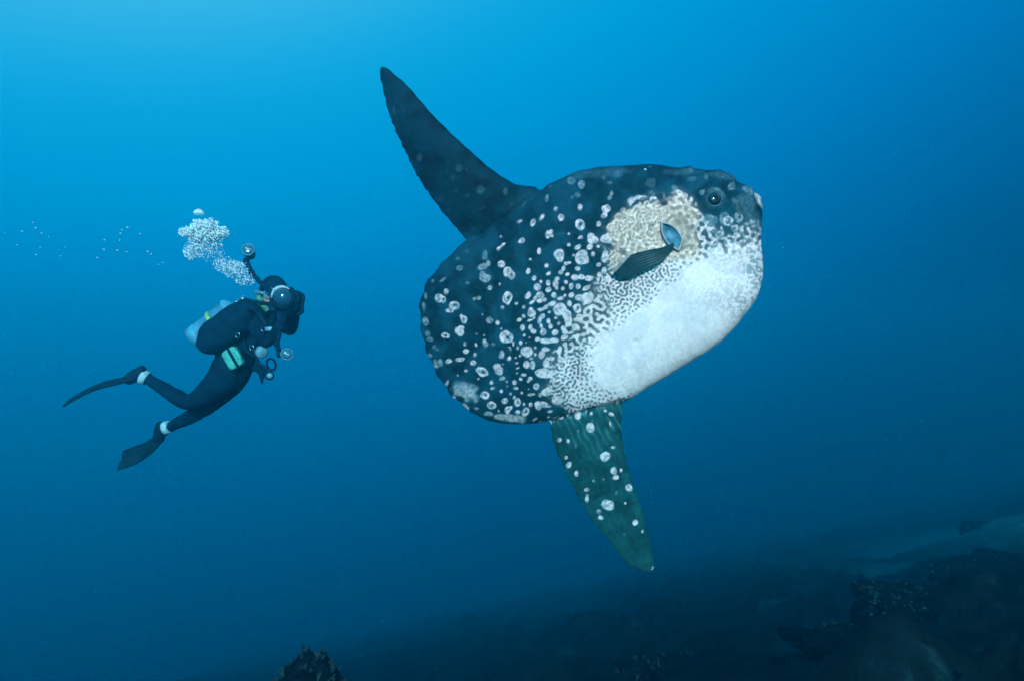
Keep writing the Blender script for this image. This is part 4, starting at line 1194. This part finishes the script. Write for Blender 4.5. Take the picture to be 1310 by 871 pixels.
# ---------------------------------------------------------------- the camera in the diver's hands
def build_camera():
    base = dp(366, 386, -.42)
    root = empty('underwater_camera', base)
    tag(root, 'underwater camera housing with domed port and two strobe arms held by diver', 'camera')
    inv = Matrix.Translation(-base)
    def part(name, bm, mat, parent=root, label=None):
        bm.transform(inv)
        o = from_bm(name, bm, mat, parent)
        if label: o['label'] = label
        return o
    look = Vector((0.10, -1.0, -0.04)).normalized()
    X = Vector((1, 0.10, -0.12)).normalized(); X = (X - look * X.dot(look)).normalized(); Z = X.cross(look); Z = -Z if Z.z < 0 else Z
    bm = bmesh.new()
    blob(bm, dp(367, 384, -.36), X * .105, look * .062, Z * .080, seg=32, rings=18, power=5)
    blob(bm, dp(367, 373, -.34), X * .050, look * .05, Z * .035, seg=24, rings=14, power=4)
    housing = part('housing', bm, rubber, label='black camera housing')
    for (x, y) in ((350, 388), (384, 388)):
        bm = bmesh.new()
        s = 1 if x > 366 else -1
        c = dp(367, 387, -.36) + X * s * .112
        tube(bm, smooth_path([c + Z * .075 - X * s * .03, c + Z * .06, c, c - Z * .06, c - Z * .075 - X * s * .03], 16), .014, 8)
        part('grip', bm, rubber, housing)
    bm = bmesh.new()                                   # pointed side of the port shade
    V = []
    c = dp(363, 381, -.44)
    lathe(bm, c - look * .02, c + look * .035, [(0, .066), (.3, .080), (1, .083), (1.0, .076), (.35, .070)], 36)
    port = part('port_ring', bm, rubber, label='black ring round the dome')
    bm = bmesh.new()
    arc = [c + look * .038 + (X * math.cos(q) + Z * math.sin(q)) * .077 for q in np.linspace(1.0, 3.3, 24)]  # added arc, shaped as the crescent highlight at the dome's upper left
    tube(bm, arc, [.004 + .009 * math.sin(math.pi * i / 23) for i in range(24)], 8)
    part('highlight_arc', bm, white_band, port, 'pale arc modelled as the highlight on the dome ring')
    bm = bmesh.new()
    prof = [(math.sin(q) , math.cos(q)) for q in np.linspace(0, math.pi / 2 - .02, 12)]
    lathe(bm, c + look * .01, c + look * .075, [(t, .074 * r) for t, r in prof], 36)
    part('dome_port', bm, dome_glass, port, 'glass dome port')
    bm = bmesh.new()
    p0 = dp(372, 372, -.40); p1 = dp(383.5, 384, -.40); p2 = dp(373, 397, -.40); p3 = dp(368, 384, -.40)
    vs = []
    for d in (0, .03):
        vs.append([bm.verts.new(p + look * d) for p in (p0, dp(379, 378, -.40), p1, dp(379, 391, -.40), p2, p3)])
    n = 6
    bm.faces.new(vs[0]); bm.faces.new(vs[1][::-1])
    for i in range(n):
        bm.faces.new((vs[0][i], vs[0][(i + 1) % n], vs[1][(i + 1) % n], vs[1][i]))
    part('port_shade', bm, rubber, port)
    # strobes on jointed arms
    def strobe(joints, head, aim, r):
        bm = bmesh.new()
        for i in range(len(joints) - 1):
            tube(bm, [joints[i], joints[i].lerp(joints[i + 1], .5), joints[i + 1]], [.015, .019, .015], 10)
            blob(bm, joints[i], Vector((.024, 0, 0)), Vector((0, .024, 0)), Vector((0, 0, .024)), 14, 10)
        blob(bm, joints[-1], Vector((.026, 0, 0)), Vector((0, .026, 0)), Vector((0, 0, .026)), 14, 10)
        arm = part('strobe_arm', bm, rubber)
        aim = Vector(aim).normalized()
        bm = bmesh.new()
        lathe(bm, head - aim * .11, head + aim * .02, [(0, r * .55), (.12, r * .82), (.6, r * .95), (.9, r * 1.05), (1, r * 1.0)], 28)
        body = part('strobe', bm, rubber, arm, 'round strobe light')
        bm = bmesh.new()
        lathe(bm, head + aim * .021, head + aim * .034, [(0, r * .93), (.6, r * .80), (1, r * .4)], 28)
        part('strobe_lens', bm, strobe_glass, arm)
        bm = bmesh.new()
        Xs = aim.orthogonal().normalized()
        add_ring(bm, head + aim * .022, Xs, aim.cross(Xs), aim, r * .97, .006, nseg=32, ntube=8)
        part('strobe_rim', bm, dim_rim, arm)
        bm = bmesh.new()
        tube(bm, [head + aim * .036 + Vector((-r * .45, 0, r * .18)), head + aim * .038, head + aim * .036 + Vector((r * .45, 0, -r * .18))], .006, 8)
        part('flash_tube', bm, white_band, arm)
    strobe([dp(352, 377, -.36), dp(337, 366, -.30), dp(322, 349, -.24), dp(315, 334, -.22)], dp(318, 321, -.24), (0.22, -1, 0.25), .046)
    strobe([dp(356, 395, -.36), dp(359, 420, -.40), dp(354, 440, -.42), dp(358, 453, -.42)], dp(367, 453, -.44), (0.35, -1, 0.05), .042)
build_camera()

# ---------------------------------------------------------------- bubbles
def bubble_material():
    m = bpy.data.materials.new('air_bubble'); m.use_nodes = True
    nt = m.node_tree; b = nt.nodes['Principled BSDF']
    b.inputs['Base Color'].default_value = (0.66, 0.96, 1.0, 1)
    b.inputs['Roughness'].default_value = 0.12
    b.inputs['Alpha'].default_value = 0.7
    b.inputs['Specular IOR Level'].default_value = 0.5
    b.inputs['Transmission Weight'].default_value = 0.05
    b.inputs['IOR'].default_value = 1.2
    tc = nt.nodes.new('ShaderNodeTexCoord')
    n = nt.nodes.new('ShaderNodeTexNoise'); n.inputs['Scale'].default_value = 40
    r = nt.nodes.new('ShaderNodeMapRange'); r.inputs['To Min'].default_value = 0.05; r.inputs['To Max'].default_value = 0.3
    nt.links.new(tc.outputs['Object'], n.inputs['Vector']); nt.links.new(n.outputs['Fac'], r.inputs['Value']); nt.links.new(r.outputs['Result'], b.inputs['Roughness'])
    return m
bubble_mat = bubble_material()

def bubble_shape(rad, rnd, sub=1, flat=0.7):
    bm = bmesh.new()
    bmesh.ops.create_icosphere(bm, subdivisions=sub, radius=rad)
    ph = rnd.uniform(0, 6.28)
    for v in bm.verts:
        v.co.z *= flat
        if flat < 0.75 and v.co.z < 0: v.co.z *= 0.55              # mushroom cap: flat underside
        v.co.z += 0.12 * rad * math.sin(v.co.x / rad * 2 + ph)
    return bm

def build_plume():
    rnd = random.Random(11)
    base_ico = []
    for k in range(6):
        b = bubble_shape(1.0, rnd, 1, rnd.uniform(.55, .95))
        b.verts.ensure_lookup_table()
        base_ico.append(([v.co.copy() for v in b.verts], [tuple(v.index for v in f.verts) for f in b.faces])); b.free()
    V, F = [], []
    def put(p, r):
        vs, fs = base_ico[rnd.randrange(6)]
        a = rnd.gauss(-.55, .35); ca, sa = math.cos(a), math.sin(a)
        st = rnd.uniform(.8, 2.3)
        o = len(V)
        for v in vs:
            x, z = v.x * st, v.z
            V.append((p.x + r * (x * ca - z * sa), p.y + r * v.y, p.z + r * (x * sa + z * ca)))
        F.extend(tuple(o + i for i in f) for f in fs)
    lobes = [  # centre px, half sizes px, count, radius px range
        (262, 297, 23, 11, 900, (.5, 1.6)), (240, 297, 12, 7, 260, (.5, 1.5)), (283, 298, 11, 8, 150, (.5, 1.6)), (258, 289, 15, 8, 230, (.6, 1.9)), (264, 307, 24, 12, 420, (.3, 1.1)),
        (251, 319, 16, 13, 260, (.4, 1.2)), (241, 325, 6, 9, 30, (.7, 1.5)), (270, 285, 10, 6, 60, (.5, 1.3)), (270, 322, 18, 14, 220, (.3, .8)),
        (286, 338, 15, 10, 170, (.3, 1.0)), (300, 346, 17, 10, 220, (.3, 1.1)), (314, 358, 14, 8, 130, (.3, 1.0)), (305, 338, 10, 5, 40, (.4, 1.1)), (262, 300, 30, 15, 26, (1.6, 2.4)), (245, 322, 10, 14, 10, (1.4, 2.2)), (300, 345, 18, 10, 12, (1.2, 2.0))]
    for x, y, a, b, n, (r0, r1) in lobes:
        for _ in range(int(n * 1.9)):
            q, d = rnd.uniform(0, 6.283), rnd.random() ** .75
            p = dp(x + a * d * math.cos(q), y + b * d * math.sin(q), -.22 + rnd.uniform(-1, 1) * .12)
            put(p, PX * (0.6 * r0 + (r1 * 1.15 - 0.6 * r0) * rnd.random() ** 3.5))
    o = pydata('bubble_plume', V, F, bubble_mat)
    tag(o, 'dense white plume of exhaled air bubbles rising from the diver', 'bubbles', None, 'stuff')
build_plume()

def build_bubbles():
    rnd = random.Random(3)
    def bub(px, py, r, depth, sub=2):
        p = at(px, py, depth)
        bm = bubble_shape(r * depth / FPX, rnd, sub, .72)
        o = from_bm('air_bubble', bm, bubble_mat)
        o.location = p
        return o
    o = bub(254.5, 273.5, 7.0, DD - .22, 3)
    tag(o, 'largest smooth-capped bubble at the very top of the bubble plume', 'bubble')
    k = 1310 / 220
    left = [(250, 149, 1.4), (273, 189, 1.9), (318, 231, 1.7), (170, 217, 1.7), (132, 320, 1.5), (277, 395, 1.8), (40, 227, 1.2), (308, 338, 1.3), (498, 337, 1.2), (462, 405, 1.3), (370, 257, 1.0)]
    right = [(972, 188, 2.1), (930, 205, 1.5), (918, 232, 1.9), (912, 285, 1.5), (797, 283, 1.6), (792, 356, 1.9), (895, 361, 1.9), (965, 373, 1.5), (744, 418, 1.6), (1126, 370, 1.8), (1150, 390, 1.5), (1065, 236, 1.3), (1240, 455, 1.2), (1208, 468, 1.1)]
    for x, y, r in left:
        tag(bub(x / k, 260 + y / k, r * .72, 5.9 + rnd.uniform(-.3, .3), 1), 'tiny stray bubble in the loose cluster near the left frame edge', 'bubble', 'stray bubbles at the left edge')
    for x, y, r in right:
        tag(bub(x / k, 260 + y / k, r * .8, 5.7 + rnd.uniform(-.3, .3), 1), 'tiny stray bubble in the loose cluster left of the bubble plume', 'bubble', 'stray bubbles left of the plume')
build_bubbles()

# ---------------------------------------------------------------- reef rocks on the slope
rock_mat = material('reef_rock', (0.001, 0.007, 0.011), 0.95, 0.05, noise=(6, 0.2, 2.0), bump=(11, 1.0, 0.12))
coral_mat = material('encrusting_coral', (0.014, 0.030, 0.034), 0.9, 0.1, noise=(8, 0.4, 2.0))
def build_rock(name, label, x, y, top, rx, ry, seed, knobs=26, rough=.35):
    g = seabed_z(x, y)
    h = top - g
    root = empty(name, (x, y, g))
    tag(root, label, 'rock', 'reef rocks on the slope')
    rnd = random.Random(seed)
    bm = bmesh.new()
    bmesh.ops.create_icosphere(bm, subdivisions=5, radius=1.0)
    for v in bm.verts:
        d = v.co.copy()
        k = 1 + rough * fbm(d.x * 1.6 + seed, d.y * 1.6, d.z * 1.6, 5, gain=.55) + .10 * abs(mnoise.noise(d * 6 + Vector((seed, 0, 0))))
        hz = max(d.z, -0.25)
        v.co = Vector((d.x * rx * k, d.y * ry * k, (hz ** .55 * h * (k * .35 + .65) if hz > 0 else hz * h)))
    bm.normal_update()
    tops = [v.co.copy() + v.normal * .0 for v in bm.verts if v.co.z > .25 * h]
    nrm = {tuple(v.co): v.normal.copy() for v in bm.verts if v.co.z > .25 * h}
    rock = from_bm('boulder', bm, rock_mat, root)
    # knobs and short branching coral on top
    if True:
        bm = bmesh.new()
        for _ in range(knobs):
            c = rnd.choice(tops); n = nrm[tuple(c)]
            for b in range(rnd.randint(3, 6)):
                d = (n + Vector((rnd.uniform(-.8, .8), rnd.uniform(-.8, .8), rnd.uniform(-.1, .9)))).normalized()
                l = rnd.uniform(.02, .06)
                tube(bm, [c - d * .02, c + d * l * .5 + Vector((rnd.uniform(-.01, .01), 0, 0)), c + d * l], [.013, .010, .005], 6)
        from_bm('coral_tufts', bm, coral_mat, root)['kind'] = 'stuff'
def rock_at(px, py, depth, label, rx, ry, seed, name='reef_rock', **kw):
    p = at(px, py, depth)
    build_rock(name, label, p.x, p.y, p.z, rx, ry, seed, **kw)
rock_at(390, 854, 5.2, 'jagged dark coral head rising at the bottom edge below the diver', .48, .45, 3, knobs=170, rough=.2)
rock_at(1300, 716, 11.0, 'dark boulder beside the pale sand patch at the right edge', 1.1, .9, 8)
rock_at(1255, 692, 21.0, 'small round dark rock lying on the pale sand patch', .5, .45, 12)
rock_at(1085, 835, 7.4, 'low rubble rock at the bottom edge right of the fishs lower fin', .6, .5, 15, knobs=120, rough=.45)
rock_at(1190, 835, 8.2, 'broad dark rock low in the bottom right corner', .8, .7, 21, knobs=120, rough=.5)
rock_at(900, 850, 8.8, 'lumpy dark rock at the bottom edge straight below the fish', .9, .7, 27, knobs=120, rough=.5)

# ---------------------------------------------------------------- drifting specks in the water
def build_specks():
    rnd = random.Random(5)
    V, F = [], []
    oct_v = [(1, 0, 0), (-1, 0, 0), (0, 1, 0), (0, -1, 0), (0, 0, 1), (0, 0, -1)]
    oct_f = [(0, 2, 4), (2, 1, 4), (1, 3, 4), (3, 0, 4), (2, 0, 5), (1, 2, 5), (3, 1, 5), (0, 3, 5)]
    for _ in range(2000):
        y = 1.2 + 8.0 * rnd.random() ** .7
        p = Vector((rnd.uniform(-.85, .85) * y, y, rnd.uniform(-.6, .5) * y))
        if p.z > 2.8 or p.z < seabed_z(p.x, p.y) + .2:
            continue
        r = y / FPX * rnd.uniform(.25, .7)
        o = len(V)
        V.extend((p.x + a * r * rnd.uniform(.6, 1.4), p.y + b * r, p.z + c * r * rnd.uniform(.6, 1.4)) for a, b, c in oct_v)
        F.extend(tuple(o + i for i in f) for f in oct_f)
    o = pydata('drifting_specks', V, F, material('plankton_speck', (0.05, 0.17, 0.21), 0.8, 0.1, noise=(3, .5, 1.3)), smooth=False)
    tag(o, 'fine pale specks of plankton drifting through the water', 'plankton', None, 'stuff')
build_specks()
